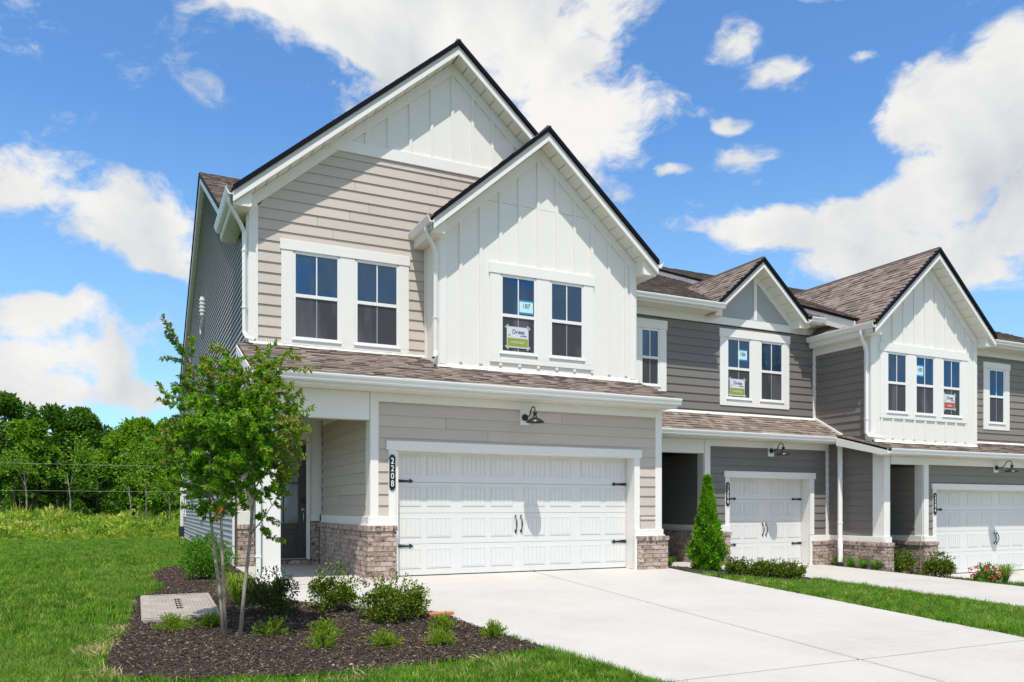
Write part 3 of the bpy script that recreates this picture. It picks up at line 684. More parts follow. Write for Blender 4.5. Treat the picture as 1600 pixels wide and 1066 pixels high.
FB(F_door, 'doorbell', 'white_trim', H1, -0.71, -0.68, 0.03, 0.045, 1.25, 1.33, 0.004)
MB().box(-2.20, -0.56, -0.15, 3.46, 2.985, 3.02).build('porch_ceiling', 'soffit_cream', H1)
FB(F_low, 'porch_beam', 'white_trim', H1, -2.26, -0.565, -0.16, 0.018, 2.62, 3.08); FB(S_side, 'porch_beam', 'white_trim', H1, -0.08, 1.33, -0.20, -0.01, 2.62, 3.08)
FB(S_side, 'porch_beam', 'white_trim', H1, 1.335, 3.46, -0.20, -0.012, 2.62, 3.08)
post = MB().box(-2.255, -1.985, -0.268, 0.0, -0.05, 2.62).build('porch_post', 'white_trim', H1, bevel=0.008)
MB().box(-2.275, -1.965, -0.288, 0.02, -0.05, 0.16).build('post_base', 'white_trim', post, bevel=0.008); MB().box(-2.27, -1.97, -0.283, 0.015, 2.52, 2.618).build('post_cap', 'white_trim', post, bevel=0.006)
downspout(H1, [(-2.32, -0.62, 3.10), (-2.32, -0.50, 2.98), (-2.32, -0.30, 2.85), (-2.32, -0.235, 2.70), (-2.32, -0.235, 0.05), (-2.32, -0.32, -0.03)], (1, 0, 0), straps=[(-2.32, -0.235, 0.42), (-2.32, -0.235, 1.95)])
# --- pent roof
def pent(parent, x0, x1, ye, ze, yb, zb, seed, frame_y, frieze_z, endcaps=(True, True), bases=()):
    sl = (zb-ze)/(yb-ye); L = math.hypot(yb-ye, zb-ze); V = Vector((0, yb-ye, zb-ze))/L
    MB().hexa([(x0, ye, ze-0.02), (x1, ye, ze-0.02), (x1, yb, zb-0.02), (x0, yb, zb-0.02)], [(x0, ye, ze-0.06), (x1, ye, ze-0.06), (x1, yb, zb-0.06), (x0, yb, zb-0.06)]).build('roof_deck', 'drip_black', parent)
    shingles(parent, 'roof_shingles', (x0-0.01, ye-0.03, ze-0.03*sl), (1, 0, 0), V, x1-x0+0.02, L+0.03, seed=seed)
    MB().box(x0, x1, ye+0.012, ye+0.04, frieze_z-0.005, ze-0.062).build('eave_fascia', 'white_trim', parent)
    gutter(parent, (x0-0.02, ye+0.010, ze-0.012), (x1+0.04, ye+0.010, ze-0.012), (0, -1, 0))
    mb = MB(); x = x0
    while x < x1-0.01:
        mb.box(x+0.004, min(x+0.10, x1)-0.004, ye+0.041, frame_y-0.002, frieze_z, frieze_z+0.012); x += 0.10
    mb.box(x0, x1, ye+0.041, frame_y-0.002, frieze_z+0.012, frieze_z+0.02)
    mb.build('eave_soffit', 'soffit_cream', parent)['kind'] = 'stuff'
    for xe, on, s_ in ((x0, endcaps[0], -1), (x1, endcaps[1], 1)):
        if on:
            a = [(xe, ye+0.012, ze-0.055), (xe, yb, zb-0.055), (xe, yb, zb-0.25), (xe, ye+0.17, frieze_z), (xe, ye+0.012, frieze_z)]
            MB().prism(a, [(p_[0]+s_*0.02, p_[1], p_[2]) for p_ in a]).build('end_board', 'white_trim', parent)
    for (xa, xb, yw) in bases:
        zz = ze+sl*(yw-ye)
        MB().hexa([(xa, yw-0.05, zz+0.0), (xb, yw-0.05, zz+0.0), (xb, yw-0.002, zz+0.07), (xa, yw-0.002, zz+0.07)], [(xa, yw-0.05, zz-0.03), (xb, yw-0.05, zz-0.03), (xb, yw-0.002, zz-0.03), (xa, yw-0.002, zz-0.03)]).build('flashing', 'white_trim', parent)
pent(H1, -2.45, 5.32, -0.69, 3.262, 1.34, 4.03, 11, -0.27, 3.08, bases=((-2.27, 0.95, 1.33), (0.90, 5.29, 0.60)))
# --- upper beige wall and big gable
ga, gs = 9.76, 0.853
rk = lambda x, za=ga, xa=1.5, s_=gs: za-s_*abs(x-xa)
lap(H1, F_up, 4.03, 7.67, lambda z: max(-2.11, 1.5-(ga-0.20-z)/gs), lambda z: 0.97 if z < 6.25 else 0.97+(z-6.25)/0.87+0.12, 'beige_siding', holes=((-1.70, 0.60, 4.07, 5.88),), phase=0.05)
FB(F_up, 'corner_board', 'white_trim', H1, -2.27, -2.11, -0.01, 0.03, 4.03, 6.44); FB(S_side, 'corner_board', 'white_trim', H1, 1.33, 1.46, -0.01, 0.028, 3.1, 6.42)
raketrim(H1, F_up, 1.5, ga, gs, -2.27, 5.27)
FB(F_up, 'belt_board', 'white_trim', H1, -0.88, 3.88, -0.012, 0.044, 7.65, 7.86)
MB().hexa([F_up.p(-0.6, .004, 7.86), F_up.p(3.6, .004, 7.86), F_up.p(1.51, .004, 9.6), F_up.p(1.49, .004, 9.6)], [F_up.p(-0.6, -.01, 7.86), F_up.p(3.6, -.01, 7.86), F_up.p(1.51, -.01, 9.6), F_up.p(1.49, -.01, 9.6)]).build('gable_panel', 'white_panel', H1)
battens(H1, F_up, [-0.19+0.4235*i for i in range(9)], 7.86, lambda x: rk(x)-0.19)
window(H1, F_up, [(-1.51, -0.69), (-0.40, 0.42)], 4.17, 5.71, -1.72, 0.62, 5.90, 4.06, 4.94)
gable(H1, 1.5, 10.02, 0.853, -2.56, 5.55, 0.98, 1.33, 9.5, seed=21, walls=(-2.27, 5.27), yeave=2.9)
gutter(H1, (-2.55, 0.97, 6.545), (-2.55, 3.1, 6.545), (-1, 0, 0))
MB().box(-2.55, -2.27, 1.02, 3.1, 6.27, 6.30).build('eave_soffit', 'soffit_cream', H1); MB().box(-2.56, -2.535, 0.98, 3.1, 6.30, 6.53).build('eave_fascia', 'white_trim', H1)
downspout(H1, [(-2.60, 1.12, 6.44), (-2.60, 1.12, 6.33), (-2.56, 1.14, 6.24), (-2.40, 1.24, 6.02), (-2.34, 1.29, 5.90), (-2.335, 1.29, 4.2), (-2.31, 1.20, 4.10), (-2.20, 0.98, 4.02)], (0.55, 0.83, 0), straps=[(-2.335, 1.29, 4.62), (-2.335, 1.29, 5.6)])
# --- side wall (vinyl), side gable and main roof
mb = MB(); z = 0.14; e = 0.114
while z < 10.2:
    z1_ = z+e; ya = 3.53 if z1_ < 3.1 else 1.46; yb = 20.8
    if z1_ > 6.0: ya = max(ya, 10.4-(10.20-z1_)/0.505)
    if z1_ > 5.4: yb = min(yb, 10.4+(10.20-z1_)/0.436)
    if yb-ya > 0.05:
        f_ = Fr('l', -2.27)
        mb.hexa([f_.p(ya, 0.026, z), f_.p(yb, 0.026, z), f_.p(yb, 0.004, z1_-0.012), f_.p(ya, 0.004, z1_-0.012)], [f_.p(ya, -.006, z), f_.p(yb, -.006, z), f_.p(yb, -.006, z1_-0.012), f_.p(ya, -.006, z1_-0.012)])
    z = z1_
mb.build('vinyl_siding', 'vinyl', H1)['kind'] = 'stuff'
FB(S_side, 'corner_board', 'white_trim', H1, 3.44, 3.53, -0.01, 0.032, 0.02, 3.1); FB(S_side, 'corner_board', 'white_trim', H1, 20.8, 21.0, -0.01, 0.05, -0.15, 5.55)
FB(S_side, 'skirt_board', 'soffit_cream', H1, 3.53, 20.8, -0.01, 0.018, 0.03, 0.14)
downspout(H1, [(-2.34, 21.12, 5.4), (-2.34, 21.12, 0.0)], (1, 0, 0))
FB(S_side, 'foundation', 'old_concrete', H1, 3.53, 20.8, -0.02, 0.004, -0.4, 0.03)
for (ya, yb, z0_, z1_) in ((10.8, 11.9, 0.85, 2.15), (14.6, 15.4, 1.5, 2.15), (18.9, 20.0, 0.85, 2.3)):
    window(H1, Fr('l', -2.29), [(ya+.08, yb-.08)], z0_+.08, z1_-.08, ya, yb, z1_, z0_-0.02, sill=False)
for xa_, xb_, nm in ((-2.42, 5.45, 0),):
    for (ya, za_, yb, zb_) in ((2.80, 6.573, 10.4, 10.41), (21.4, 5.61, 10.4, 10.41)):
        Vd = Vector((0, yb-ya, zb_-za_)); Ln = Vd.length
        MB().hexa([(xa_+.02, ya, za_-.02), (xb_, ya, za_-.02), (xb_, yb, zb_-.02), (xa_+.02, yb, zb_-.02)], [(xa_+.02, ya, za_-.08), (xb_, ya, za_-.08), (xb_, yb, zb_-.08), (xa_+.02, yb, zb_-.08)]).build('roof_deck', 'drip_black', H1)
        shingles(H1, 'roof_shingles', (xa_, ya, za_), (1, 0, 0), Vd, xb_-xa_, Ln, seed=31)
        for nm2, m2, o0, o1, x0_, x1_ in (('drip_edge', 'drip_black', 0.004, 0.09, -0.02, 0.05), ('rake_fascia', 'white_trim', 0.09, 0.29, 0.012, 0.05)):
            MB().hexa([(xa_+x0_, ya, za_-o0), (xa_+x1_, ya, za_-o0), (xa_+x1_, yb, zb_-o0), (xa_+x0_, yb, zb_-o0)], [(xa_+x0_, ya, za_-o1), (xa_+x1_, ya, za_-o1), (xa_+x1_, yb, zb_-o1), (xa_+x0_, yb, zb_-o1)]).build(nm2, m2, H1)
        MB().hexa([(xa_+.05, ya, za_-.27), (-2.27, ya, za_-.27), (-2.27, yb, zb_-.27), (xa_+.05, yb, zb_-.27)], [(xa_+.05, ya, za_-.25), (-2.27, ya, za_-.25), (-2.27, yb, zb_-.25), (xa_+.05, yb, zb_-.25)]).build('eave_soffit', 'soffit_cream', H1)
ce = MB(); f_ = S_side
ce.tube([f_.p(11.3, 0.05, 6.15), f_.p(11.3, 0.05, 6.35), f_.p(10.8, 0.07, 6.37), f_.p(10.4, 0.07, 6.37), f_.p(10.3, 0.08, 6.5)], 0.03, 8)
ce.tube([f_.p(10.25, 0.09, 6.45), f_.p(10.25, 0.09, 6.95)], 0.055, 10)
for i in range(4): ce.tube([f_.p(10.25, 0.09, 6.55+i*.1), f_.p(10.25, 0.09, 6.58+i*.1)], 0.08, 10)
ce.build('service_mast', 'gutter_white', H1)
FB(S_por, 'outlet_cover', 'cable_grey', H1, 1.55, 1.64, 0.08, 0.10, 0.42, 0.54, 0.003)
FB(S_side, 'meter_box', 'rubber', H1, 20.1, 20.5, 0.03, 0.2, 0.05, 0.45, 0.01)
# --- white board-and-batten bay
wa, ws = 8.11, 0.87
FB(F_w, 'corner_board', 'white_trim', H1, 0.95, 1.10, -0.01, 0.03, 3.80, 6.32); FB(F_w, 'corner_board', 'white_trim', H1, 5.10, 5.25, -0.01, 0.03, 3.80, 6.16)
FB(S_wl, 'side_panel', 'white_panel', H1, 0.57, 1.33, -0.01, 0.012, 3.75, 6.2); FB(S_wl, 'corner_board', 'white_trim', H1, 0.572, 0.70, 0.012, 0.03, 3.8, 6.2); FB(S_wl, 'corner_board', 'white_trim', H1, 1.2, 1.31, 0.012, 0.03, 3.9, 6.2)
FB(Fr('r', 5.25), 'side_panel', 'white_panel', H1, 0.57, 2.2, -0.01, 0.012, 3.75, 6.1)
raketrim(H1, F_w, 3.03, wa, ws, 0.95, 5.25)
pp = [(1.05, 3.75), (5.15, 3.75), (5.15, 6.10), (4.35, 6.94), (1.72, 6.94), (1.05, 6.22)]
MB().prism([F_w.p(a, .003, b2) for a, b2 in pp], [F_w.p(a, -.012, b2) for a, b2 in pp]).build('wall_panel', 'white_panel', H1)
MB().hexa([F_w.p(1.6, .003, 6.946), F_w.p(4.5, .003, 6.946), F_w.p(3.05, .003, 8.05), F_w.p(3.01, .003, 8.05)], [F_w.p(1.6, -.012, 6.946), F_w.p(4.5, -.012, 6.946), F_w.p(3.05, -.012, 8.05), F_w.p(3.01, -.012, 8.05)]).build('gable_panel', 'white_panel', H1)
battens(H1, F_w, [1.38+0.4035*i for i in range(10)], 3.86, lambda x: wa-ws*abs(x-3.03)-0.19, holes=((1.94, 4.25, 3.93, 5.79),))
window(H1, F_w, [(2.19, 2.94), (3.25, 4.00)], 4.11, 5.58, 1.97, 4.23, 5.79, 3.92, 4.82)
gable(H1, 3.03, 8.37, 0.87, 0.72, 5.55, 0.22, 0.60, 4.5, seed=41, walls=(0.95, 5.25))
gutter(H1, (0.73, 0.21, 6.345), (0.73, 1.32, 6.345), (-1, 0, 0)); MB().box(0.73, 0.95, 0.28, 1.32, 6.07, 6.10).build('eave_soffit', 'soffit_cream', H1); MB().box(0.72, 0.745, 0.24, 1.32, 6.10, 6.33).build('eave_fascia', 'white_trim', H1)
gutter(H1, (5.54, 0.21, 6.17), (5.54, 2.0, 6.17), (1, 0, 0)); MB().box(5.25, 5.54, 0.28, 2.0, 5.89, 5.92).build('eave_soffit', 'soffit_cream', H1); MB().box(5.525, 5.55, 0.24, 2.0, 5.92, 6.15).build('eave_fascia', 'white_trim', H1)
downspout(H1, [(0.67, 0.46, 6.24), (0.67, 0.46, 6.13), (0.71, 0.47, 6.05), (0.84, 0.52, 5.86), (0.88, 0.545, 5.74), (0.88, 0.545, 4.02), (0.86, 0.50, 3.93), (0.74, 0.28, 3.84)], (0.8, 0.6, 0), straps=[(0.88, 0.545, 4.62), (0.88, 0.545, 5.5)])
MB().strip([(0.745, 0.285, 3.845), (0.725, 0.26, 3.835)], (0.8, 0.6, 0), 0.06, 0.045).build('downspout_mouth', 'rubber', H1)

# ================================================================== TOWNHOUSE with charcoal siding (middle)
H2 = root('townhouse', (8.6, 1.68, -0.25), 'middle townhouse with charcoal siding and small grey dormer gable', 'townhouse', 'row of attached townhouses')
G_low, G_up, G_side = Fr('f', 1.68), Fr('f', 2.10), Fr('l', 7.91)
core = MB()
core.box(5.26, 11.86, 2.115, 20.0, 2.6, 6.2); core.prism([(8.0, 2.115, 5.5), (11.6, 2.115, 5.5), (9.82, 2.115, 6.95)], [(8.0, 5, 5.5), (11.6, 5, 5.5), (9.82, 5, 6.95)])
core.box(7.93, 11.86, 1.695, 1.98, 1.90, 2.85); core.box(7.93, 8.62, 1.695, 1.98, -0.9, 1.9); core.box(11.25, 11.86, 1.695, 1.98, -0.9, 1.9); core.box(7.93, 11.86, 1.99, 20, -0.9, 2.8); core.box(5.26, 7.93, 5.5, 20, -0.9, 2.8)
core.build('wall', 'sheathing', H2)
lap(H2, G_low, 0.49, 2.62, 8.07, 11.76, 'charcoal_siding', holes=((8.53, 11.34, -1, 2.03),))
FB(G_low, 'corner_board', 'white_trim', H2, 7.90, 8.07, -0.01, 0.03, 0.77, 2.77); FB(G_low, 'corner_board', 'white_trim', H2, 11.76, 11.868, -0.01, 0.03, 0.49, 2.62)
FB(G_low, 'frieze_board', 'white_trim', H2, 8.07, 11.868, -0.01, 0.027, 2.62, 2.77)
casing_door(H2, G_low, 8.64, 11.225, 1.895, 0.5, head=0.15, wd=0.13, rw=0.27)
FB(G_low, 'door_side_casing', 'white_trim', H2, 11.225, 11.30, -0.02, 0.03, -0.5, 0.49, 0.003)
FB(G_low, 'water_table', 'white_trim', H2, 11.26, 11.87, -0.01, 0.055, 0.335, 0.49); FB(G_low, 'water_table', 'white_trim', H2, 7.88, 8.637, -0.01, 0.055, 0.61, 0.77)
bricks(H2, G_low, 11.305, 11.80, -0.42, 0.33, w=0.085); bricks(H2, G_low, 7.85, 8.635, -0.35, 0.605, w=0.085)
garage_door(H2, Fr('f', 1.95), 8.76, 11.22, -0.24, npan=4)
FB(G_low, 'lamp_block', 'white_trim', H2, 9.84, 10.02, -0.01, 0.032, 2.42, 2.62)
lap(H2, G_side, 0.77, 2.46, 1.9, 5.4, 'charcoal_siding'); FB(G_side, 'corner_board', 'white_trim', H2, 1.68, 1.90, -0.01, 0.022, 0.77, 2.46)
FB(G_side, 'water_table', 'white_trim', H2, 1.68, 5.4, -0.01, 0.05, 0.61, 0.77); bricks(H2, G_side, 1.69, 5.3, -0.35, 0.605, w=0.08)
lap(H2, Fr('f', 5.49), -0.2, 2.46, 5.3, 7.9, 'charcoal_siding')
FB(G_low, 'porch_beam', 'white_trim', H2, 5.28, 7.898, -0.18, 0.018, 2.44, 2.77); MB().box(5.28, 7.9, 1.87, 5.48, 2.60, 2.63).build('porch_ceiling', 'soffit_cream', H2)
pent(H2, 5.29, 11.82, 1.20, 2.925, 2.11, 3.44, 12, 1.655, 2.77, endcaps=(False, True), bases=((5.3, 11.86, 2.10),))
MB().hexa([(11.80, 1.2, 2.94), (11.86, 1.2, 2.94), (11.86, 2.1, 3.45), (11.80, 2.1, 3.45)], [(11.80, 1.2, 3.0), (11.86, 1.2, 3.0), (11.86, 2.1, 3.52), (11.80, 2.1, 3.52)]).build('flashing', 'white_trim', H2)
downspout(H2, [(11.69, 1.15, 2.80), (11.69, 1.15, 2.70), (11.69, 1.15, 0.42), (11.66, 1.12, 0.30), (11.60, 1.06, 0.18), (11.60, 1.06, -0.16)], (0.9, -0.43, 0), wid=0.10, th=0.07, straps=[(11.69, 1.15, 0.80), (11.69, 1.15, 2.3)])
MB().strip([(11.60, 1.06, -0.16), (11.60, 1.06, -0.30)], (0.9, -0.43, 0), 0.11, 0.08).build('downspout_boot', 'rubber', H2)
lap(H2, G_up, 3.44, 5.60, 5.28, 11.76, 'charcoal_siding', holes=((6.30, 7.12, 3.90, 5.50), (8.72, 10.92, 3.68, 5.50)), phase=0.10)
FB(G_up, 'corner_board', 'white_trim', H2, 11.76, 11.868, -0.01, 0.03, 3.45, 5.60)
FB(G_up, 'frieze_board', 'white_trim', H2, 5.28, 11.868, -0.01, 0.036, 5.61, 5.79)
window(H2, G_up, [(6.42, 6.93)], 4.0, 5.30, 6.22, 7.13, 5.52, 3.88, 4.64); window(H2, G_up, [(8.93, 9.68), (9.99, 10.73)], 3.84, 5.31, 8.71, 10.94, 5.52, 3.66, 4.57)
MB().hexa([G_up.p(8.3, .006, 5.79), G_up.p(11.3, .006, 5.79), G_up.p(9.85, .006, 6.95), G_up.p(9.79, .006, 6.95)], [G_up.p(8.3, -.012, 5.79), G_up.p(11.3, -.012, 5.79), G_up.p(9.85, -.012, 6.95), G_up.p(9.79, -.012, 6.95)]).build('gable_panel', 'dormer_grey', H2)
raketrim(H2, G_up, 9.76, 7.01, 0.88, 8.35, 11.18, wd=0.17)
FB(G_up, 'batten', 'white_trim', H2, 9.775, 9.865, -0.01, 0.04, 5.80, 6.86)
gable(H2, 9.74, 7.24, 0.88, 8.28, 11.24, 1.70, 2.10, 6.2, seed=51, fas=(0.08, 0.075), walls=(8.5, 11.0))
for (ya, za_, yb, zb_, nu0, nu1) in ((1.60, 5.955, 9.6, 9.315, 5.27, 8.30), (2.35, 6.27, 9.6, 9.315, 8.301, 11.149), (1.60, 5.955, 9.6, 9.315, 11.15, 11.9), (18.5, 5.6, 9.6, 9.315, 5.27, 11.9)):
    Vd = Vector((0, yb-ya, zb_-za_))
    MB().hexa([(nu0, ya, za_-.02), (nu1, ya, za_-.02), (nu1, yb, zb_-.02), (nu0, yb, zb_-.02)], [(nu0, ya, za_-.08), (nu1, ya, za_-.08), (nu1, yb, zb_-.08), (nu0, yb, zb_-.08)]).build('roof_deck', 'drip_black', H2)
    shingles(H2, 'roof_shingles', (nu0, ya, za_), (1, 0, 0), Vd, nu1-nu0, Vd.length, seed=61)
gutter(H2, (5.45, 1.62, 5.95), (8.42, 1.62, 5.95), (0, -1, 0)); gutter(H2, (11.15, 1.62, 5.93), (11.88, 1.62, 5.93), (0, -1, 0))
MB().box(5.3, 8.35, 1.64, 2.09, 5.79, 5.81).build('eave_soffit', 'soffit_cream', H2); MB().box(11.1, 11.86, 1.64, 2.09, 5.79, 5.81).build('eave_soffit', 'soffit_cream', H2)
MB().box(5.3, 8.35, 1.61, 1.64, 5.78, 5.94).build('eave_fascia', 'white_trim', H2); MB().box(11.15, 11.86, 1.61, 1.64, 5.78, 5.92).build('eave_fascia', 'white_trim', H2)

# ================================================================== TOWNHOUSE with taupe siding (far right)
H3 = root('townhouse', (15.5, 0.0, -0.5), 'farthest townhouse with taupe siding and white gable with three windows', 'townhouse', 'row of attached townhouses')
K_low, K_up, K_w, K_side, K_in = Fr('f', 0.0), Fr('f', 1.10), Fr('f', 0.40), Fr('l', 11.87), Fr('l', 13.20)
core = MB()
core.box(11.885, 20.5, 1.115, 20, 2.4, 5.6); core.prism([(11.885, 0.415, 2.4), (15.76, 0.415, 2.4), (15.76, 0.415, 5.55), (13.83, 0.415, 7.15), (11.885, 0.415, 5.4)], [(11.885, 1.2, 2.4), (15.76, 1.2, 2.4), (15.76, 1.2, 5.55), (13.83, 1.2, 7.15), (11.885, 1.2, 5.4)])
core.box(13.22, 20.5, 0.015, 0.29, 1.64, 2.5); core.box(13.22, 13.61, 0.015, 0.29, -1.1, 1.64); core.box(18.9, 20.5, 0.015, 0.29, -1.1, 1.64); core.box(13.22, 20.5, 0.30, 20, -1.1, 2.5); core.box(11.885, 13.22, 4.5, 20, -1.1, 2.6); core.box(11.885, 12.05, 0.3, 4.5, -1.0, 2.6)
core.build('wall', 'sheathing', H3)
lap(H3, K_low, 0.49, 2.22, 13.36, 20.4, 'taupe_siding', holes=((13.52, 18.9, -1, 1.76),))
FB(K_low, 'corner_board', 'white_trim', H3, 13.19, 13.36, -0.01, 0.03, 0.49, 2.40); FB(K_low, 'frieze_board', 'white_trim', H3, 12.06, 13.19, -0.15, 0.027, 2.21, 2.40); FB(K_low, 'frieze_board', 'white_trim', H3, 13.36, 20.4, -0.01, 0.027, 2.22, 2.40)
casing_door(H3, K_low, 13.635, 18.80, 1.625, 0.35, head=0.14, wd=0.125, rw=0.27)
FB(K_low, 'water_table', 'white_trim', H3, 13.17, 13.632, -0.01, 0.055, 0.355, 0.49); bricks(H3, K_low, 13.14, 13.63, -0.72, 0.35, w=0.085)
garage_door(H3, Fr('f', 0.26), 13.90, 18.78, -0.5, npan=8)
FB(K_low, 'lamp_block', 'white_trim', H3, 15.84, 16.02, -0.01, 0.032, 2.08, 2.25)
lap(H3, K_in, 0.49, 2.2, 0.22, 4.4, 'taupe_siding'); FB(K_in, 'corner_board', 'white_trim', H3, 0.0, 0.22, -0.01, 0.022, 0.49, 2.21); FB(K_in, 'water_table', 'white_trim', H3, 0.0, 4.4, -0.01, 0.05, 0.355, 0.49); bricks(H3, K_in, 0.01, 4.3, -0.7, 0.35, w=0.08)
lap(H3, Fr('f', 4.49), -0.4, 2.2, 12.06, 13.2, 'taupe_siding'); MB().box(12.06, 13.2, 0.16, 4.45, 2.36, 2.39).build('porch_ceiling', 'soffit_cream', H3)
# side wall towards the middle house, with corner post and brick wing
lap(H3, K_side, 0.49, 5.30, lambda z: 0.33 if z < 2.6 else 0.55, lambda z: 1.66 if z < 2.9 else 2.08, 'charcoal_siding')
FB(K_side, 'water_table', 'white_trim', H3, 0.0, 1.66, -0.01, 0.055, 0.355, 0.49)
MB().box(11.85, 12.05, 0.0, 0.33, 0.49, 2.60).build('corner_post', 'white_trim', H3, bevel=0.006); MB().box(11.83, 12.07, -0.03, 0.12, 0.355, 0.488).build('water_table', 'white_trim', H3)
bricks(H3, K_side, -0.07, 1.60, -0.75, 0.35, w=0.09); bricks(H3, Fr('f', -0.02), 11.79, 12.08, -0.75, 0.35, w=0.06); bricks(H3, Fr('r', 12.03), -0.02, 2.5, -0.75, 0.35, w=0.05)
lap(H3, Fr('r', 12.05), 0.49, 2.3, 0.35, 4.4, 'taupe_siding')
pent(H3, 11.52, 20.6, -0.38, 2.545, 1.10, 2.95, 13, -0.028, 2.40, endcaps=(True, False), bases=((11.95, 15.78, 0.40), (15.79, 20.4, 1.10)))
# white gable bay
FB(K_w, 'corner_board', 'white_trim', H3, 11.87, 12.03, -0.01, 0.03, 2.80, 5.42); FB(K_w, 'corner_board', 'white_trim', H3, 15.62, 15.77, -0.01, 0.03, 2.80, 5.42); FB(K_side, 'corner_board', 'white_trim', H3, 0.37, 0.54, -0.01, 0.025, 2.75, 5.3)
FB(Fr('r', 15.77), 'side_panel', 'white_panel', H3, 0.38, 1.1, -0.01, 0.012, 2.8, 5.45)
FB(K_w, 'wall_panel', 'white_panel', H3, 11.98, 15.70, -0.012, 0.003, 2.72, 5.45, 0)
MB().hexa([K_w.p(11.95, .003, 5.451), K_w.p(15.72, .003, 5.451), K_w.p(13.85, .003, 7.15), K_w.p(13.81, .003, 7.15)], [K_w.p(11.95, -.012, 5.451), K_w.p(15.72, -.012, 5.451), K_w.p(13.85, -.012, 7.15), K_w.p(13.81, -.012, 7.15)]).build('gable_panel', 'white_panel', H3)
raketrim(H3, K_w, 13.83, 7.30, 0.90, 11.87, 15.77)
battens(H3, K_w, [12.23+0.3875*i for i in range(9)], 2.86, lambda x: 7.27-0.90*abs(x-13.83)-0.19, holes=((12.14, 15.42, 3.37, 5.18),))
window(H3, K_w, [(12.41, 13.11), (13.42, 14.12), (14.43, 15.13)], 3.50, 4.95, 12.17, 15.40, 5.17, 3.35, 4.22)
gable(H3, 13.84, 7.56, 0.90, 11.60, 16.02, 0.04, 0.40, 6.5, seed=71, walls=(11.87, 15.77))
gutter(H3, (11.61, 0.03, 5.53), (11.61, 2.06, 5.53), (-1, 0, 0)); MB().box(11.61, 11.87, 0.10, 2.06, 5.27, 5.30).build('eave_soffit', 'soffit_cream', H3); MB().box(11.60, 11.625, 0.06, 2.06, 5.30, 5.52).build('eave_fascia', 'white_trim', H3)
FB(K_side, 'frieze_board', 'white_trim', H3, 0.55, 2.07, -0.01, 0.03, 5.10, 5.27)
downspout(H3, [(11.55, 0.42, 5.42), (11.55, 0.42, 5.30), (11.60, 0.43, 5.22), (11.74, 0.45, 5.04), (11.79, 0.455, 4.92), (11.79, 0.455, 2.98), (11.80, 0.40, 2.90), (11.98, 0.20, 2.85), (12.12, 0.17, 2.83)], (0.45, 0.89, 0), wid=0.10, th=0.07, straps=[(11.79, 0.455, 3.3), (11.79, 0.455, 4.7)])
lap(H3, K_up, 2.95, 5.36, 15.78, 20.4, 'taupe_siding', holes=((17.10, 18.20, 3.36, 5.19),), phase=0.08)
FB(K_up, 'frieze_board', 'white_trim', H3, 15.78, 20.4, -0.01, 0.03, 5.36, 5.52)
window(H3, K_up, [(17.32, 18.00)], 3.53, 5.03, 17.08, 18.22, 5.21, 3.34, 4.27)
for (ya, za_, yb, zb_) in ((0.66, 5.76, 9.6, 9.55), (18.5, 5.8, 9.6, 9.55)):
    Vd = Vector((0, yb-ya, zb_-za_))
    MB().hexa([(11.62, ya, za_-.02), (20.6, ya, za_-.02), (20.6, yb, zb_-.02), (11.62, yb, zb_-.02)], [(11.62, ya, za_-.08), (20.6, ya, za_-.08), (20.6, yb, zb_-.08), (11.62, yb, zb_-.08)]).build('roof_deck', 'drip_black', H3)
    yq, zq = ya, za_
    shingles(H3, 'roof_shingles', (11.60, ya, za_), (1, 0, 0), Vd, 9.0, Vd.length, seed=81)
    MB().hexa([(11.595, yq, zq-.004), (11.66, yq, zq-.004), (11.66, yb, zb_-.004), (11.595, yb, zb_-.004)], [(11.595, yq, zq-.08), (11.66, yq, zq-.08), (11.66, yb, zb_-.08), (11.595, yb, zb_-.08)]).build('drip_edge', 'drip_black', H3)
    MB().hexa([(11.62, yq, zq-.08), (11.66, yq, zq-.08), (11.66, yb, zb_-.08), (11.62, yb, zb_-.08)], [(11.62, yq, zq-.36), (11.66, yq, zq-.36), (11.66, yb, zb_-.36), (11.62, yb, zb_-.36)]).build('rake_fascia', 'white_trim', H3)
gutter(H3, (16.0, 0.68, 5.70), (20.5, 0.68, 5.70), (0, -1, 0)); MB().box(15.78, 20.5, 0.68, 1.09, 5.52, 5.55).build('eave_soffit', 'soffit_cream', H3); MB().box(15.9, 20.5, 0.66, 0.68, 5.53, 5.70).build('eave_fascia', 'white_trim', H3)

# ================================================================== lamps, numbers, cards and posters
wall_lamp(2.27, -0.282, 2.79, 'black barn lamp over the nearest wide garage door')
wall_lamp(9.93, 1.648, 2.56, 'black barn lamp over the narrow garage door of the charcoal house')
wall_lamp(15.93, -0.032, 2.20, 'black barn lamp over the garage door of the farthest house')
plaque(-0.19, -0.287, 2.04, 1.48, '2208', 'black plaque with white numbers 2208 beside the nearest garage door')
plaque(8.575, 1.643, 1.76, 1.23, '2206', 'black plaque with white numbers beside the narrow garage door')
plaque(13.57, -0.037, 1.52, 1.02, '2204', 'black plaque with white numbers beside the farthest garage door')
card(2.59, 2.88, 4.91, 5.13, 0.592, '187', 'pale blue card reading 187 taped in an upper window of the nearest house')
card(9.29, 9.57, 4.81, 5.04, 2.092, '186', 'pale blue card reading 186 taped in a window of the charcoal house')
card(13.47, 13.72, 4.47, 4.71, 0.392, '185', 'pale blue card reading 185 in the middle of the three gable windows')
poster(2.32, 2.78, 4.22, 4.62, 0.585, 'poster_green', 'AVAILABLE', 'white and green AVAILABLE poster taped in the nearest house window under card 187')
poster(9.02, 9.49, 3.91, 4.32, 2.085, 'poster_green', 'AVAILABLE', 'white and green AVAILABLE poster taped in the charcoal house window')
poster(14.49, 14.91, 3.68, 4.06, 0.385, 'poster_red', 'Available', 'white and red Available poster in the farthest house gable window')

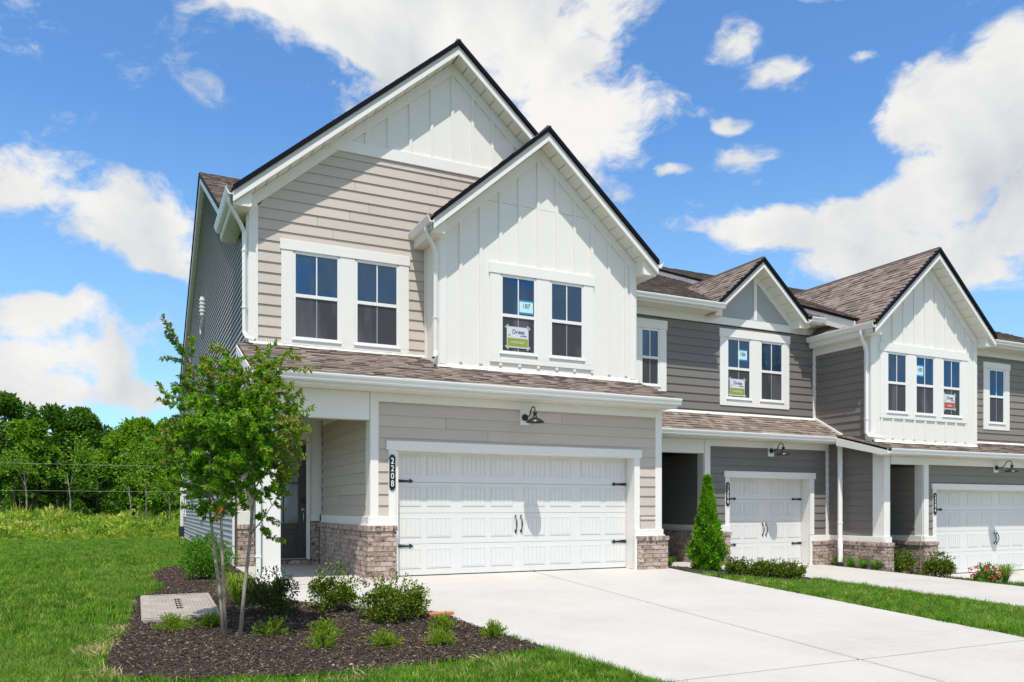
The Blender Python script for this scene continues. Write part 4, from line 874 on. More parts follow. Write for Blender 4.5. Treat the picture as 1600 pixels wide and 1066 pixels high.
# ================================================================== ground, lawn, drives
import numpy as np
rng = np.random.default_rng(5)
CAMP = Vector((-4.0633, -12.9673, 1.1751)); FW = Vector((math.sin(TH), math.cos(TH), 0)); RT = Vector((math.cos(TH), -math.sin(TH), 0))
def bank(x, y):
    z = gz(x, y)
    if y > 21.5:
        k = min((y-21.5)/14.0, 1.0); z += 0.55*(k*k*(3-2*k)) + 0.22*k*mnoise.noise(Vector((x*0.25, y*0.25, 1.3)))
    return z
def axis(a, b_, inner0, inner1, step, far=1.35):
    v = [inner0]
    while v[-1] < inner1: v.append(v[-1]+step)
    s_ = step
    while v[-1] < b_: s_ *= far; v.append(v[-1]+s_)
    s_ = step; lo = [inner0]
    while lo[-1] > a: s_ *= far; lo.append(lo[-1]-s_)
    return sorted(set(lo+v))
xs_, ys_ = axis(-600, 600, -22, 24, 0.7), axis(-300, 900, -16, 44, 0.7)
mb = MB(); nx = len(xs_)
for y in ys_:
    for x in xs_: mb.v.append(Vector((x, y, bank(x, y))))
for j in range(len(ys_)-1):
    for i in range(nx-1):
        a = j*nx+i; mb.f.append((a, a+1, a+nx+1, a+nx))
g = mb.build('ground', 'lawn_soil', smooth=True); g['kind'] = 'structure'
def inside(poly, x, y):
    r_ = False; j = len(poly)-1
    for i in range(len(poly)):
        xi, yi = poly[i]; xj, yj = poly[j]
        if (yi > y) != (yj > y) and x < (xj-xi)*(y-yi)/(yj-yi)+xi: r_ = not r_
        j = i
    return r_
BED1 = [(-2.30, 3.5), (-2.97, 4.7), (-3.45, 4.2), (-3.70, 3.16), (-3.78, 1.3), (-3.66, -.5), (-4.05, -1.1), (-4.10, -3.0), (-4.24, -4.1), (-4.28, -4.95), (-4.12, -5.45), (-3.8, -5.72), (-3.1, -5.88), (-2, -5.93), (-1, -5.86), (-.22, -5.72), (-.55, -3.5), (-.8, -3.4), (-1.76, -2.45), (-2.2, -2.05), (-2.3, -.5)]
BED2 = [(5.46, 0.6), (5.5, -1.25), (6.0, -1.5), (7.2, -1.75), (8.3, -1.55), (8.72, -0.9), (8.72, 1.65), (7.9, 1.65), (7.9, 0.2)]
BED3 = [(11.62, 1.6), (11.62, -1.2), (11.75, -2.6), (12.3, -3.4), (13.3, -2.8), (13.85, -1.2), (13.9, 0.2), (13.15, 0.0), (12.05, -0.1), (11.8, -0.1), (11.8, 1.6)]
def bed(poly, name, parentless=True):
    x0, x1 = min(p[0] for p in poly), max(p[0] for p in poly); y0, y1 = min(p[1] for p in poly), max(p[1] for p in poly)
    mb = MB(); st = 0.07; idx = {}
    def vtx(i, j):
        if (i, j) not in idx:
            x, y = x0+i*st, y0+j*st; idx[(i, j)] = len(mb.v)
            mb.v.append(Vector((x, y, gz(x, y)+0.035+0.022*mnoise.noise(Vector((x*2, y*2, 0)))+0.016*mnoise.noise(Vector((x*11, y*11, 3))))))
        return idx[(i, j)]
    for i in range(int((x1-x0)/st)+1):
        for j in range(int((y1-y0)/st)+1):
            if inside(poly, x0+(i+.5)*st, y0+(j+.5)*st): mb.f.append((vtx(i, j), vtx(i+1, j), vtx(i+1, j+1), vtx(i, j+1)))
    o = mb.build(name, 'soil', smooth=True); o['kind'] = 'structure'; return o
for p_ in (BED1, BED2, BED3): bed(p_, 'mulch_bed')
def slab(parent, poly, zf, th=0.12, m='concrete', name='concrete_slab'):
    a = [(x, y, zf(x, y)) for x, y in poly]
    return MB().prism(a, [(x, y, z-th) for x, y, z in a]).build(name, m, parent, bevel=0.008)
def drive(name, xl, xr, xm, ys, zf):
    base = MB(); n = len(ys)
    L_, R_ = [(xl(y)+.03, y, zf(0, y)-0.03) for y in ys], [(xr-.03, y, zf(0, y)-0.03) for y in ys]
    for i in range(n-1): base.poly([L_[i], R_[i], R_[i+1], L_[i+1]])
    o = base.build(name, 'joint_dark'); o['kind'] = 'structure'
    g_ = 0.017
    for ya, yb in zip(ys, ys[1:]):
        for k in range(len(xm)+1):
            la = (lambda y: xl(y)) if k == 0 else (lambda y, q=xm[k-1]+g_: q)
            rb = xr if k == len(xm) else xm[k]-g_
            mid_ = [(la(q), q) for q in (-5.6, -5.0, -3.4) if yb < q < ya] if k == 0 else []
            slab(o, [(la(ya), ya-g_), (rb, ya-g_), (rb, yb+g_), (la(yb), yb+g_)] + mid_, zf)
    return o
z1f = lambda x, y: 0.05*y
def xl1(y):
    if y > -3.4: return -0.60
    if y > -5.6: return -0.60+0.42*(-3.4-y)/2.2
    return min(0.6, -0.18+0.235*(-5.6-y))
drive('driveway', xl1, 5.46, [2.6], [0.04, -3.6, -7.25, -10.8, -14.4, -18.0], z1f)
drive('driveway', lambda y: 8.74 - 0.02*min(y, 0)*0, 11.60, [], [1.98, -1.6, -5.2, -8.8, -12.4], lambda x, y: -0.245+0.022*(y-1.95))
drive('driveway', lambda y: 13.92, 19.0, [16.4], [0.30, -3.3, -6.9, -10.5, -14.0], lambda x, y: -0.505+0.01*y)
o = MB().box(-2.2, -0.6, -0.4, 3.4, -0.3, -0.05).build('path', 'joint_dark'); o['kind'] = 'structure'
slab(o, [(-2.25, -0.62), (-0.61, -0.62), (-0.61, 3.46), (-2.25, 3.46)], lambda x, y: 0.012)
slab(o, [(-2.2, -2.02), (-1.76, -2.42), (-0.8, -3.38), (-0.61, -3.42), (-0.61, -0.63), (-2.25, -0.63), (-2.24, -1.8)], lambda x, y: 0.0+0.045*min(y+.6, 0)-0.004)
o = MB().box(5.5, 7.8, 0.7, 5.3, -0.6, -0.22).build('path', 'joint_dark'); o['kind'] = 'structure'
slab(o, [(5.42, 0.55), (7.84, 0.25), (7.84, 5.4), (5.42, 5.4)], lambda x, y: -0.12)
o = MB().box(12.1, 13.1, 0.7, 4.3, -0.9, -0.6).build('path', 'joint_dark'); o['kind'] = 'structure'
slab(o, [(12.1, 0.45), (13.1, 0.45), (13.1, 4.4), (12.1, 4.4)], lambda x, y: -0.47)

# ================================================================== scattered stuff (grass, mulch, weeds)
def scatter(name, pts, sources, m, label, cat):
    n = len(pts); me = bpy.data.meshes.new(name); me.vertices.add(n)
    P = np.array(pts, dtype=np.float32)
    me.vertices.foreach_set('co', P[:, :3].ravel())
    at = me.attributes.new('rot', 'FLOAT_VECTOR', 'POINT'); at.data.foreach_set('vector', P[:, 3:6].ravel())
    at = me.attributes.new('scl', 'FLOAT', 'POINT'); at.data.foreach_set('value', P[:, 6].copy())
    at = me.attributes.new('idx', 'INT', 'POINT'); at.data.foreach_set('value', rng.integers(0, len(sources), n).astype(np.int32))
    o = bpy.data.objects.new(name, me); COL.objects.link(o); me.materials.append(M[m])
    c = bpy.data.collections.new(name+'_source')
    for i, s_ in enumerate(sources):
        q = bpy.data.objects.new('%s_source_%d' % (name, i), s_); s_.materials.clear(); s_.materials.append(M[m]); c.objects.link(q)
    nt = bpy.data.node_groups.new(name, 'GeometryNodeTree')
    nt.interface.new_socket('Geometry', in_out='INPUT', socket_type='NodeSocketGeometry'); nt.interface.new_socket('Geometry', in_out='OUTPUT', socket_type='NodeSocketGeometry')
    gi, go = nt.nodes.new('NodeGroupInput'), nt.nodes.new('NodeGroupOutput')
    ip = nt.nodes.new('GeometryNodeInstanceOnPoints'); ci = nt.nodes.new('GeometryNodeCollectionInfo')
    ci.inputs['Collection'].default_value = c; ci.inputs['Separate Children'].default_value = True; ci.inputs['Reset Children'].default_value = True
    ip.inputs['Pick Instance'].default_value = True
    for at_, ty, sk in (('rot', 'FLOAT_VECTOR', 'Rotation'), ('scl', 'FLOAT', 'Scale'), ('idx', 'INT', 'Instance Index')):
        na = nt.nodes.new('GeometryNodeInputNamedAttribute'); na.data_type = ty; na.inputs['Name'].default_value = at_
        nt.links.new(na.outputs['Attribute'], ip.inputs[sk])
    nt.links.new(gi.outputs[0], ip.inputs['Points']); nt.links.new(ci.outputs[0], ip.inputs['Instance']); nt.links.new(ip.outputs[0], go.inputs[0])
    md = o.modifiers.new('scatter', 'NODES'); md.node_group = nt
    o['kind'] = 'stuff'; tag(o, label, cat); return o
def tuft(seed, n, rad, h0, h1, wd, lean=0.5):
    rg = random.Random(seed); mb = MB()
    for _ in range(n):
        a = rg.uniform(0, 6.283); r_ = rad*math.sqrt(rg.random()); b_ = Vector((r_*math.cos(a), r_*math.sin(a), -0.005))
        h = rg.uniform(h0, h1); az = rg.uniform(0, 6.283); d = Vector((math.cos(az), math.sin(az), 0)); s_ = Vector((-d.y, d.x, 0))*wd*rg.uniform(.7, 1.2)
        l = lean*h*rg.uniform(.2, 1.3); i = len(mb.v)
        mb.v += [b_-s_, b_+s_, b_+d*l*.35+Vector((0, 0, h*.6))+s_*.7, b_+d*l*.35+Vector((0, 0, h*.6))-s_*.7, b_+d*l+Vector((0, 0, h))]
        mb.f += [(i, i+1, i+2, i+3), (i+3, i+2, i+4)]
    me = bpy.data.meshes.new('tuft'); me.from_pydata([tuple(v) for v in mb.v], [], mb.f); return me
HOUSES = [(-2.32, 3.4, 5.3, 25), (-0.62, -0.32, 5.4, 22), (-2.3, -0.65, -.6, 3.5), (5.2, 1.6, 12, 22), (11.7, -0.1, 21, 22), (5.4, 0.2, 7.9, 5.4)]
def on_lawn(x, y, mar=0.0):
    for (a, b_, c, d) in HOUSES:
        if a < x < c and b_ < y < d: return False
    if xl1(y)-mar < x < 5.46+mar and y < 0.1: return False
    if 8.74-mar < x < 11.60+mar and y < 2: return False
    if 13.92-mar < x < 19+mar and y < 0.4: return False
    if -2.3 < x < -0.55 and y > -3.45 and y < 0 and (x+y) > -4.25: return False
    for p_ in (BED1, BED2, BED3):
        if inside(p_, x, y): return False
    if -4.02 < x < -3.08 and -3.05 < y < -1.12: return False
    return True
def view(x, y):
    d = (x-CAMP.x)*FW.x+(y-CAMP.y)*FW.y; l = (x-CAMP.x)*RT.x+(y-CAMP.y)*RT.y
    return d, (800+1235*l/d if d > 0.5 else -9999)
pts = []; rg = random.Random(3)
def grass_zone(x0, x1, y0, y1, dens, dmin, dmax, s0, s1, pxlim=(-260, 1860)):
    n = int((x1-x0)*(y1-y0)*dens)
    for _ in range(n):
        x, y = rg.uniform(x0, x1), rg.uniform(y0, y1); d, px = view(x, y)
        if not (dmin <= d < dmax and pxlim[0] < px < pxlim[1]): continue
        if not on_lawn(x, y): continue
        thin = mnoise.noise(Vector((x*0.8, y*0.8, 7)))
        if thin < -0.45 and rg.random() < 0.3: continue
        band = 0.38 if (x+0.22*y+0.15*mnoise.noise(Vector((x*.5, y*.5, 2)))) % 1.3 < 0.65 else -0.30
        pts.append((x, y, gz(x, y), band*.75+rg.uniform(-.15, .15), rg.uniform(-.15, .15), rg.uniform(0, 6.28), rg.uniform(s0, s1)*(1+0.25*thin)))
grass_zone(-9, 10, -10.5, 2, 420, 4.5, 9.0, 0.75, 1.15)
grass_zone(-14, 14, -9, 6, 240, 9.0, 14.0, 0.9, 1.3)
grass_zone(-20, -2, -2, 22.5, 95, 14.0, 40.0, 1.2, 1.9, (-160, 420))
grass_zone(5, 16, -9, 2, 160, 14.0, 26.0, 1.0, 1.5)
scatter('grass', pts, [tuft(100+i, 28, 0.08, 0.035, 0.085, 0.0033, 0.8) for i in range(5)], 'grass_blade', 'mown green lawn around the beds and between the driveways', 'grass')
pts = []
for (cx, cy, sp_, n_) in ((-3.62, 4.15, .35, 60), (-3.78, 3.2, .22, 50), (-3.85, 1.6, .18, 30), (-4.30, -4.2, .16, 40), (-4.15, -3.3, .12, 25), (-2.4, -5.98, .3, 30), (-.9, -5.95, .3, 30), (-4.2, -5.4, .2, 25), (5.6, -2.4, .25, 30), (8.6, -3.2, .3, 30)):
    for _ in range(n_):
        x, y = rg.gauss(cx, sp_), rg.gauss(cy, sp_)
        if on_lawn(x, y, -.03): pts.append((x, y, gz(x, y)+.01, rg.uniform(-.5, .5), rg.uniform(-.5, .5), rg.uniform(0, 6.28), rg.uniform(.7, 1.2)))
scatter('dry_grass', pts, [tuft(140+i, 20, 0.07, 0.03, 0.085, 0.004, 1.0) for i in range(3)], 'straw_blade', 'dry yellow grass along the edges of the mulch beds', 'grass')
# mulch chips
def chip(seed, l, w_, h):
    rg2 = random.Random(seed); mb = MB(); j = lambda s_: rg2.uniform(-s_, s_)
    mb.hexa([(-l+j(l*.3), -w_, -h), (l+j(l*.3), -w_+j(w_*.4), -h), (l, -w_*.8, h), (-l, -w_, h)], [(-l, w_, -h), (l+j(l*.3), w_*.8, -h), (l+j(l*.2), w_, h), (-l, w_+j(w_*.4), h)])
    return mb.mesh('chip')
pts = []
for poly, dens in ((BED1, 3600), (BED2, 350), (BED3, 250)):
    x0, x1 = min(p[0] for p in poly)-.05, max(p[0] for p in poly)+.05; y0, y1 = min(p[1] for p in poly)-.05, max(p[1] for p in poly)+.05
    for _ in range(int((x1-x0)*(y1-y0)*dens)):
        x, y = rg.uniform(x0, x1), rg.uniform(y0, y1)
        if not inside(poly, x, y):
            continue
        pts.append((x, y, gz(x, y)+0.04+rg.uniform(-.012, .018)+0.022*mnoise.noise(Vector((x*2, y*2, 0))), rg.uniform(-.5, .5), rg.uniform(-.5, .5), rg.uniform(0, 6.28), rg.choice((.32, .4, .5, .55, .65, .9))))
scatter('mulch', pts, [chip(i, l, w_, h) for i, (l, w_, h) in enumerate(((.022, .006, .003), (.014, .007, .004), (.030, .004, .003), (.010, .008, .005), (.018, .012, .003)))], 'mulch_chip', 'dark shredded bark mulch on the planting beds', 'mulch')

# ================================================================== leaves
def leaves(C, D, ln, wd, fold=0.25, seed=0, nrm=None):
    """C centres (N,3), D leaf directions (N,3), two-faced folded rhombus leaves"""
    r_ = np.random.default_rng(seed); N = len(C)
    D = D/np.linalg.norm(D, axis=1, keepdims=True)
    q = r_.normal(size=(N, 3)) if nrm is None else nrm + 0.6*r_.normal(size=(N, 3))
    s_ = np.cross(D, q); s_ /= np.linalg.norm(s_, axis=1, keepdims=True)+1e-9
    n = np.cross(s_, D)
    L = (ln*r_.uniform(.7, 1.25, N))[:, None]; Wd = (wd*r_.uniform(.75, 1.2, N))[:, None]
    mid = C+D*L*.45
    V = np.stack([C, mid+s_*Wd*.5+n*Wd*fold, C+D*L-n*L*.10, mid-s_*Wd*.5+n*Wd*fold], 1).reshape(-1, 3)
    i = np.arange(N)*4
    F_ = np.concatenate([np.stack([i, i+1, i+2], 1), np.stack([i, i+2, i+3], 1)])
    return V, F_
def leafobj(name, parts, m, parent):
    Vs, Fs, k = [], [], 0
    for V, F_ in parts: Vs.append(V); Fs.append(F_+k); k += len(V)
    V = np.concatenate(Vs); F_ = np.concatenate(Fs); off = np.array(OFF[parent])
    me = bpy.data.meshes.new(name); me.from_pydata((V-off).tolist(), [], F_.tolist()); me.materials.append(M[m])
    o = bpy.data.objects.new(name, me); COL.objects.link(o); o.parent = parent; OFF[o] = OFF[parent]; return o
def dome(c, r_, n, seed, shell=0.35, lumps=7, low=-0.55):
    """points in a lumpy ellipsoid, denser near its surface; returns points and outward directions"""
    g_ = np.random.default_rng(seed); d = g_.normal(size=(n*2, 3)); d /= np.linalg.norm(d, axis=1, keepdims=True)
    d = d[d[:, 2] > low][:n]
    k = g_.normal(size=(lumps, 3)); k /= np.linalg.norm(k, axis=1, keepdims=True)
    bumpy = 0.72 + 0.40*np.clip((d@k.T).max(1)*1.6-0.6, 0, 1) + 0.06*g_.normal(size=len(d))
    rr = bumpy*(1-shell*g_.random(len(d))**1.6)
    return np.array(c)+d*rr[:, None]*np.array(r_), d
def shrub(name, x, y, r_, h, label, m='holly_leaf', n=1800, ln=0.040, wd=0.022, seed=0, cat='shrub', group=None, stems=5, up=0.5):
    z = gz(x, y)+0.03; t = root(name, (x, y, z), label, cat, group)
    mb = MB(); rg2 = random.Random(seed)
    for _ in range(stems):
        a = rg2.uniform(0, 6.28); q = rg2.uniform(.3, .7)*r_
        mb.tube([(x+.02*math.cos(a), y+.02*math.sin(a), z-.03), (x+q*.4*math.cos(a), y+q*.4*math.sin(a), z+h*.35), (x+q*math.cos(a), y+q*math.sin(a), z+h*.75)], [.010, .007, .003], 5)
    mb.build('stem', 'bark_dark', t)
    gq = np.random.default_rng(seed+3); Ps, Ds = [], []; nc = 22      # many small upright clumps, no smooth ball
    for k in range(nc):
        a = gq.uniform(0, 6.283); q = gq.random()**.55; el = gq.uniform(-.1, 1.0)
        cc = (x+r_*.78*q*math.cos(a), y+r_*.78*q*math.sin(a), z+h*(.20+.62*max(0, el)*(1-.45*q*q)))
        cr = r_*gq.uniform(.22, .40)
        p1, d1 = dome(cc, (cr, cr, cr*gq.uniform(.75, 1.25)), int(n*1.6/nc), seed*31+k, .75, 5, -.9); Ps.append(p1); Ds.append(d1)
    P, D = np.concatenate(Ps), np.concatenate(Ds)
    ok = P[:, 2] > z+0.01; P, D = P[ok], D[ok]
    g_ = np.random.default_rng(seed+1); dd = D+np.array([0, 0, up])+0.55*g_.normal(size=D.shape)
    # a few stray shoots
    sh = []; sd_ = []
    for k in range(int(10+r_*45)):
        a = g_.uniform(0, 6.28); el = g_.uniform(.5, 1.4); dv = np.array([math.cos(a)*math.cos(el), math.sin(a)*math.cos(el), math.sin(el)])
        b0 = np.array((x, y, z+h*.46))+dv*np.array((r_, r_, h*.56))*0.85
        for j in range(7): sh.append(b0+dv*(j*0.017)); sd_.append(dv+g_.normal(size=3)*.8)
    leafobj('foliage', [leaves(P, dd, ln, wd, .2, seed), leaves(np.array(sh), np.array(sd_), ln, wd, .2, seed+9)], m, t)
    return t
def grassplant(name, x, y, r_, h, n, label, m, cat, seed=0, wd=0.004, group=None, droop=0.8):
    z = gz(x, y)+0.03; t = root(name, (x, y, z), label, cat, group); rg2 = random.Random(seed); mb = MB()
    for _ in range(n):
        a = rg2.uniform(0, 6.283); d = Vector((math.cos(a), math.sin(a), 0)); s_ = Vector((-d.y, d.x, 0))*wd
        R_ = r_*rg2.uniform(.25, 1); H_ = h*rg2.uniform(.55, 1); b_ = Vector((x, y, z-.01))+d*R_*.12*rg2.random()
        pr = [(0, 0), (.25, .6), (.55, 1.0), (.8, 1.0-droop*.12), (1.0, 1.0-droop*.4)]; i = len(mb.v)
        for k, (u, v) in enumerate(pr):
            ww = s_*(1, 1, .85, .5, .05)[k]; p_ = b_+d*R_*u+Vector((0, 0, H_*v)); mb.v += [p_-ww, p_+ww]
        mb.f += [(i+2*k, i+2*k+1, i+2*k+3, i+2*k+2) for k in range(4)]
    me = bpy.data.meshes.new('blades'); off = OFF[t]; me.from_pydata([tuple(v-off) for v in mb.v], [], mb.f); me.materials.append(M[m])
    o = bpy.data.objects.new('blades', me); COL.objects.link(o); o.parent = t; return t
def groundcover(x, y, r_, h, label, seed):
    z = gz(x, y)+0.03; t = root('ground_juniper', (x, y, z), label, 'shrub', 'low lime-green shrublets in the mulch')
    g_ = np.random.default_rng(seed); C, D = [], []
    mb = MB()
    for k in range(80):
        a = g_.uniform(0, 6.28); el = g_.uniform(.05, 1.45); L = r_*g_.uniform(.6, 1.05)
        dv = np.array([math.cos(a)*math.cos(el), math.sin(a)*math.cos(el), math.sin(el)*h/r_*1.0])
        tip = np.array((x, y, z))+dv*L
        if k % 4 == 0: mb.tube([(x, y, z-.01), tuple(np.array((x, y, z))+dv*L*.5+np.array((0, 0, .01))), tuple(tip)], [.004, .003, .0015], 4)
        for j in range(16):
            f_ = .25+.75*j/15; C.append(np.array((x, y, z+.01))+dv*L*f_); D.append(dv*.9+g_.normal(size=3)*.55+np.array([0, 0, .35]))
    mb.build('stem', 'bark_dark', t)
    leafobj('foliage', [leaves(np.array(C), np.array(D), .036, .010, .2, seed)], 'juniper_leaf', t)

# --- planting in front of the nearest house
shrub('barberry_shrub', -2.55, -2.95, 0.37, 0.54, 'dark green rounded shrub in front of the porch post', 'barberry_leaf', 3000, .034, .019, 11)
shrub('holly_shrub', -1.72, -2.85, 0.37, 0.54, 'upright leafy shrub at the walk, behind the wider shrub in the mulch', 'holly_leaf', 2600, .036, .021, 12)
shrub('holly_shrub', -1.28, -3.78, 0.47, 0.52, 'widest bushy shrub in the mulch nearest the driveway', 'holly_leaf', 3600, .036, .021, 13)
shrub('bright_shrub', -0.86, -3.30, 0.20, 0.32, 'small lime green shrub squeezed between bushy shrub and driveway', 'juniper_leaf', 900, .036, .012, 14)
shrub('bright_shrub', -2.95, 0.9, 0.48, 0.72, 'bright green leafy shrub against the grey side wall corner', 'bright_leaf', 3000, .045, .024, 15)
shrub('bright_shrub', -2.85, 3.0, 0.50, 0.62, 'spreading bright green shrub farther back along the grey side wall', 'bright_leaf', 2200, .05, .026, 16)
grassplant('ornamental_grass', -2.82, -2.15, 0.42, 0.46, 260, 'arching fountain grass between the tree trunks and the porch post', 'juniper_leaf', 'grass plant', 17, .0035)
for i, (x, y, r_, h, lb) in enumerate((
    (-3.66, -3.50, .22, .13, 'low lime shrublet in front of the utility lid, leftmost of all'),
    (-3.27, -3.50, .17, .12, 'low lime shrublet just left of the slender tree trunks'),
    (-2.70, -4.12, .20, .14, 'low lime shrublet right of the tree trunks under the dark shrub'),
    (-2.18, -4.36, .19, .13, 'upper low lime shrublet of the pair in the middle of the mulch'),
    (-2.34, -4.93, .17, .13, 'lower low lime shrublet of the pair in the middle of the mulch'),
    (-1.74, -5.10, .19, .14, 'low lime shrublet alone in the mulch below the widest shrub'),
    (-0.88, -4.50, .17, .13, 'low lime shrublet just below the terracotta paver'),
    (-1.16, -5.18, .17, .12, 'low lime shrublet in front of the one below the terracotta paver'),
    (-0.50, -5.05, .17, .13, 'low lime shrublet at the driveway edge, rightmost in the mulch'))): groundcover(x, y, r_*1.15, h*1.4, lb, 200+i)

# --- multi-stem tree
def crape():
    d0 = 8.35
    def W3(px, py, dep=0.0):
        d = d0+dep; p_ = CAMP+FW*d+RT*((px-800)/1235*d); p_.z = CAMP.z+(793.5-py)/1235*d; return p_
    base = W3(352, 990); base.z = gz(base.x, base.y)+0.03
    t = root('crape_myrtle_tree', tuple(base), 'slender multi-trunk tree with pale bark in front of the house corner', 'tree')
    trunks = [([(350, 998, 0), (344, 930, .02), (335, 860, .05), (328, 800, .08), (327, 740, .10), (331, 690, .12), (334, 640, .13), (332, 580, .15)], .026),
              ([(353, 998, .03), (350, 930, .0), (347, 860, -.05), (345, 800, -.08), (356, 745, -.1), (368, 690, -.1), (372, 630, -.12), (366, 570, -.12)], .024),
              ([(374, 994, 0), (382, 920, .0), (391, 840, .02), (396, 770, .05), (397, 710, .06), (402, 650, .04), (410, 600, .02), (418, 560, 0)], .026),
              ([(345, 800, -.08), (325, 765, -.1), (300, 715, -.18), (287, 670, -.22), (278, 610, -.25)], .013),
              ([(328, 705, .1), (318, 670, .2), (308, 610, .3), (296, 560, .32)], .012),
              ([(396, 765, .05), (415, 740, .2), (436, 690, .32), (452, 640, .35)], .012),
              ([(391, 835, .02), (408, 815, -.1), (425, 790, -.15), (440, 765, -.18)], .009),
              ([(345, 800, -.08), (375, 770, -.25), (395, 720, -.35), (402, 660, -.4)], .012)]
    mb = MB(); nodes = []
    for pl, r0 in trunks:
        P = [W3(*q) for q in pl]; n = len(P)
        if pl[0][1] > 990:
            P[0].z = gz(P[0].x, P[0].y)-0.02; 
        mb.tube(P, [.82*r0*(1-0.72*k/(n-1)) for k in range(n)], 8)
        for a, b_ in zip(P, P[1:]):
            for k in range(5): nodes.append(a.lerp(b_, k/5))
    mb.build('trunk', 'bark_pale', t, smooth=True)
    nodes = [n for n in nodes if n.z > 1.0]
    g_ = np.random.default_rng(77); rg2 = random.Random(78)
    tips = []
    while len(tips) < 640:
        v = g_.normal(size=3); v /= np.linalg.norm(v); rr = g_.random()**0.45
        px, py, dp = 364+v[0]*rr*126, 676-v[2]*rr*138, v[1]*rr*.80
        if py > 765 and abs(px-362) > 95: continue
        if py < 575 and px > 330 and px < 372 and rr > .8: continue
        tips.append((px, py, dp))
    tips += [(252, 492, -.1), (262, 505, -.1), (258, 520, .0), (246, 600, -.1), (245, 625, .05), (250, 560, .1), (492, 636, .1), (480, 650, .05), (488, 578, .1), (470, 560, .1), (455, 545, .2), (432, 535, .1), (402, 545, .05), (300, 525, .1), (330, 535, -.1), (448, 795, -.1), (455, 770, -.2), (438, 820, -.15), (420, 838, -.15), (445, 848, -.15), (415, 800, .1), (300, 770, -.1), (312, 800, -.1), (285, 790, -.15), (362, 790, -.2), (258, 700, -.1), (268, 735, 0), (275, 770, 0)]
    tw = MB(); C, D, C2, D2 = [], [], [], []
    for (px, py, dp) in tips:
        T_ = W3(px, py, dp); best = min(nodes, key=lambda n: (n-T_).length + (0.6 if n.z > T_.z+.05 and py < 740 else 0)*1.0 + abs(0.28-(T_.z-n.z))*.3)
        md = best.lerp(T_, .55)+Vector((rg2.uniform(-.05, .05), rg2.uniform(-.05, .05), rg2.uniform(-.03, .07)))
        tw.tube([best, md, T_], [.0055, .0038, .0016], 4, cap=False)
        L = (T_-md).length+(md-best).length; nl = int(12+L*50)
        for k in range(nl):
            f_ = .22+.78*k/nl
            p_ = best.lerp(md, f_/.55) if f_ < .55 else md.lerp(T_, (f_-.55)/.45)
            ax = (md-best if f_ < .55 else T_-md).normalized()
            for s_ in (0, 1):
                sd_ = ax.orthogonal().normalized(); sd_.rotate(Matrix.Rotation(rg2.uniform(0, 6.28), 3, ax))
                dv = ax*.45+sd_*.9+Vector((0, 0, .05))
                tipl = py < 605 or px > 428 or px < 268
                if tipl and f_ > .5 and rg2.random() < .62: C2.append(tuple(p_)); D2.append(tuple(dv))
                else: C.append(tuple(p_)); D.append(tuple(dv))
    tw.build('twigs', 'bark_pale', t)['kind'] = 'stuff'
    leafobj('crown', [leaves(np.array(C), np.array(D), .052, .029, .22, 5, np.array([0, 0, 1.0]))], 'myrtle_leaf', t)
    leafobj('crown_tips', [leaves(np.array(C2), np.array(D2), .044, .022, .25, 6, np.array([0, 0, 1.0]))], 'myrtle_tip', t)
    p_ = W3(344, 800, -.12)
    rb = root('trunk_ribbon', tuple(p_), 'orange nursery ribbon tied round a slender tree trunk', 'ribbon')
    MB().strip([W3(351, 783, -.13), W3(347, 796, -.14), W3(339, 806, -.13), W3(335, 814, -.12)], RT, .018, .004).build('tail', 'orange_tag', rb)
    MB().tube([W3(342, 795, -.105), W3(351, 794, -.105)], .03, 8).build('loop', 'orange_tag', rb)
crape()

# --- evergreen cone and hedge of the middle house
def cedar(x, y, h, r_, label):
    z = gz(x, y)+.03; t = root('arborvitae_tree', (x, y, z), label, 'tree'); g_ = np.random.default_rng(31)
    MB().tube([(x, y, z-.05), (x, y, z+h*.5), (x+.01, y, z+h*.95)], [.035, .02, .006], 7).build('trunk', 'bark_dark', t)
    N = 8500; f_ = g_.random(N)**1.35*0.99; a = g_.uniform(0, 6.283, N)
    prof = np.where(f_ < .2, .82+f_*.9, (1-f_)**1.15*1.27+.025)
    lump = 1+.20*np.sin(a*4+f_*23)+.13*np.sin(a*7-f_*37)+.10*np.sin(a*2+f_*11)
    rr = r_*prof*lump*(1-.45*g_.random(N)**2); P = np.stack([x+rr*np.cos(a), y+rr*np.sin(a), z+.01+h*f_], 1)
    D = np.stack([np.cos(a)*.5, np.sin(a)*.5, np.full(N, 0.8)], 1)+.4*g_.normal(size=(N, 3))
    leafobj('crown', [leaves(P, D, .10, .036, .15, 32)], 'cedar_leaf', t)
cedar(6.58, -0.05, 1.90, 0.30, 'conical evergreen tree beside the narrow garage door')
for i, (x, y, r_, h, lb) in enumerate(((6.66, -0.86, .25, .27, 'small hedge shrub beside the conical evergreen, leftmost of the hedge'), (7.02, -1.08, .28, .30, 'second small hedge shrub from the conical evergreen'), (7.42, -1.12, .28, .29, 'third small hedge shrub from the conical evergreen'), (7.86, -1.12, .30, .30, 'hedge shrub farthest from the conical evergreen, at the narrow driveway'))):
    shrub('hedge_shrub', x, y, r_, h, lb, 'holly_leaf', 1500, .045, .026, 40+i, group='low hedge by the narrow driveway')
grassplant('lily_turf', 5.80, 0.18, .24, .24, 70, 'small grassy tuft at the right brick pier of the nearest house', 'bright_leaf', 'grass plant', 50, .006)
for i, (x, y) in enumerate(((11.72, 1.25), (11.70, 0.85), (11.71, 0.48), (11.70, 0.12))):
    grassplant('lily_turf', x, y, .26, .30, 120, ('grassy tuft under the white downspout boot, leftmost along the brick wing wall', 'second grassy tuft along the brick wing wall from the downspout', 'third grassy tuft along the brick wing wall from the downspout', 'grassy tuft at the front corner of the brick wing wall')[i], 'bright_leaf', 'grass plant', 51+i, .006, 'lily turf along the brick wing wall')
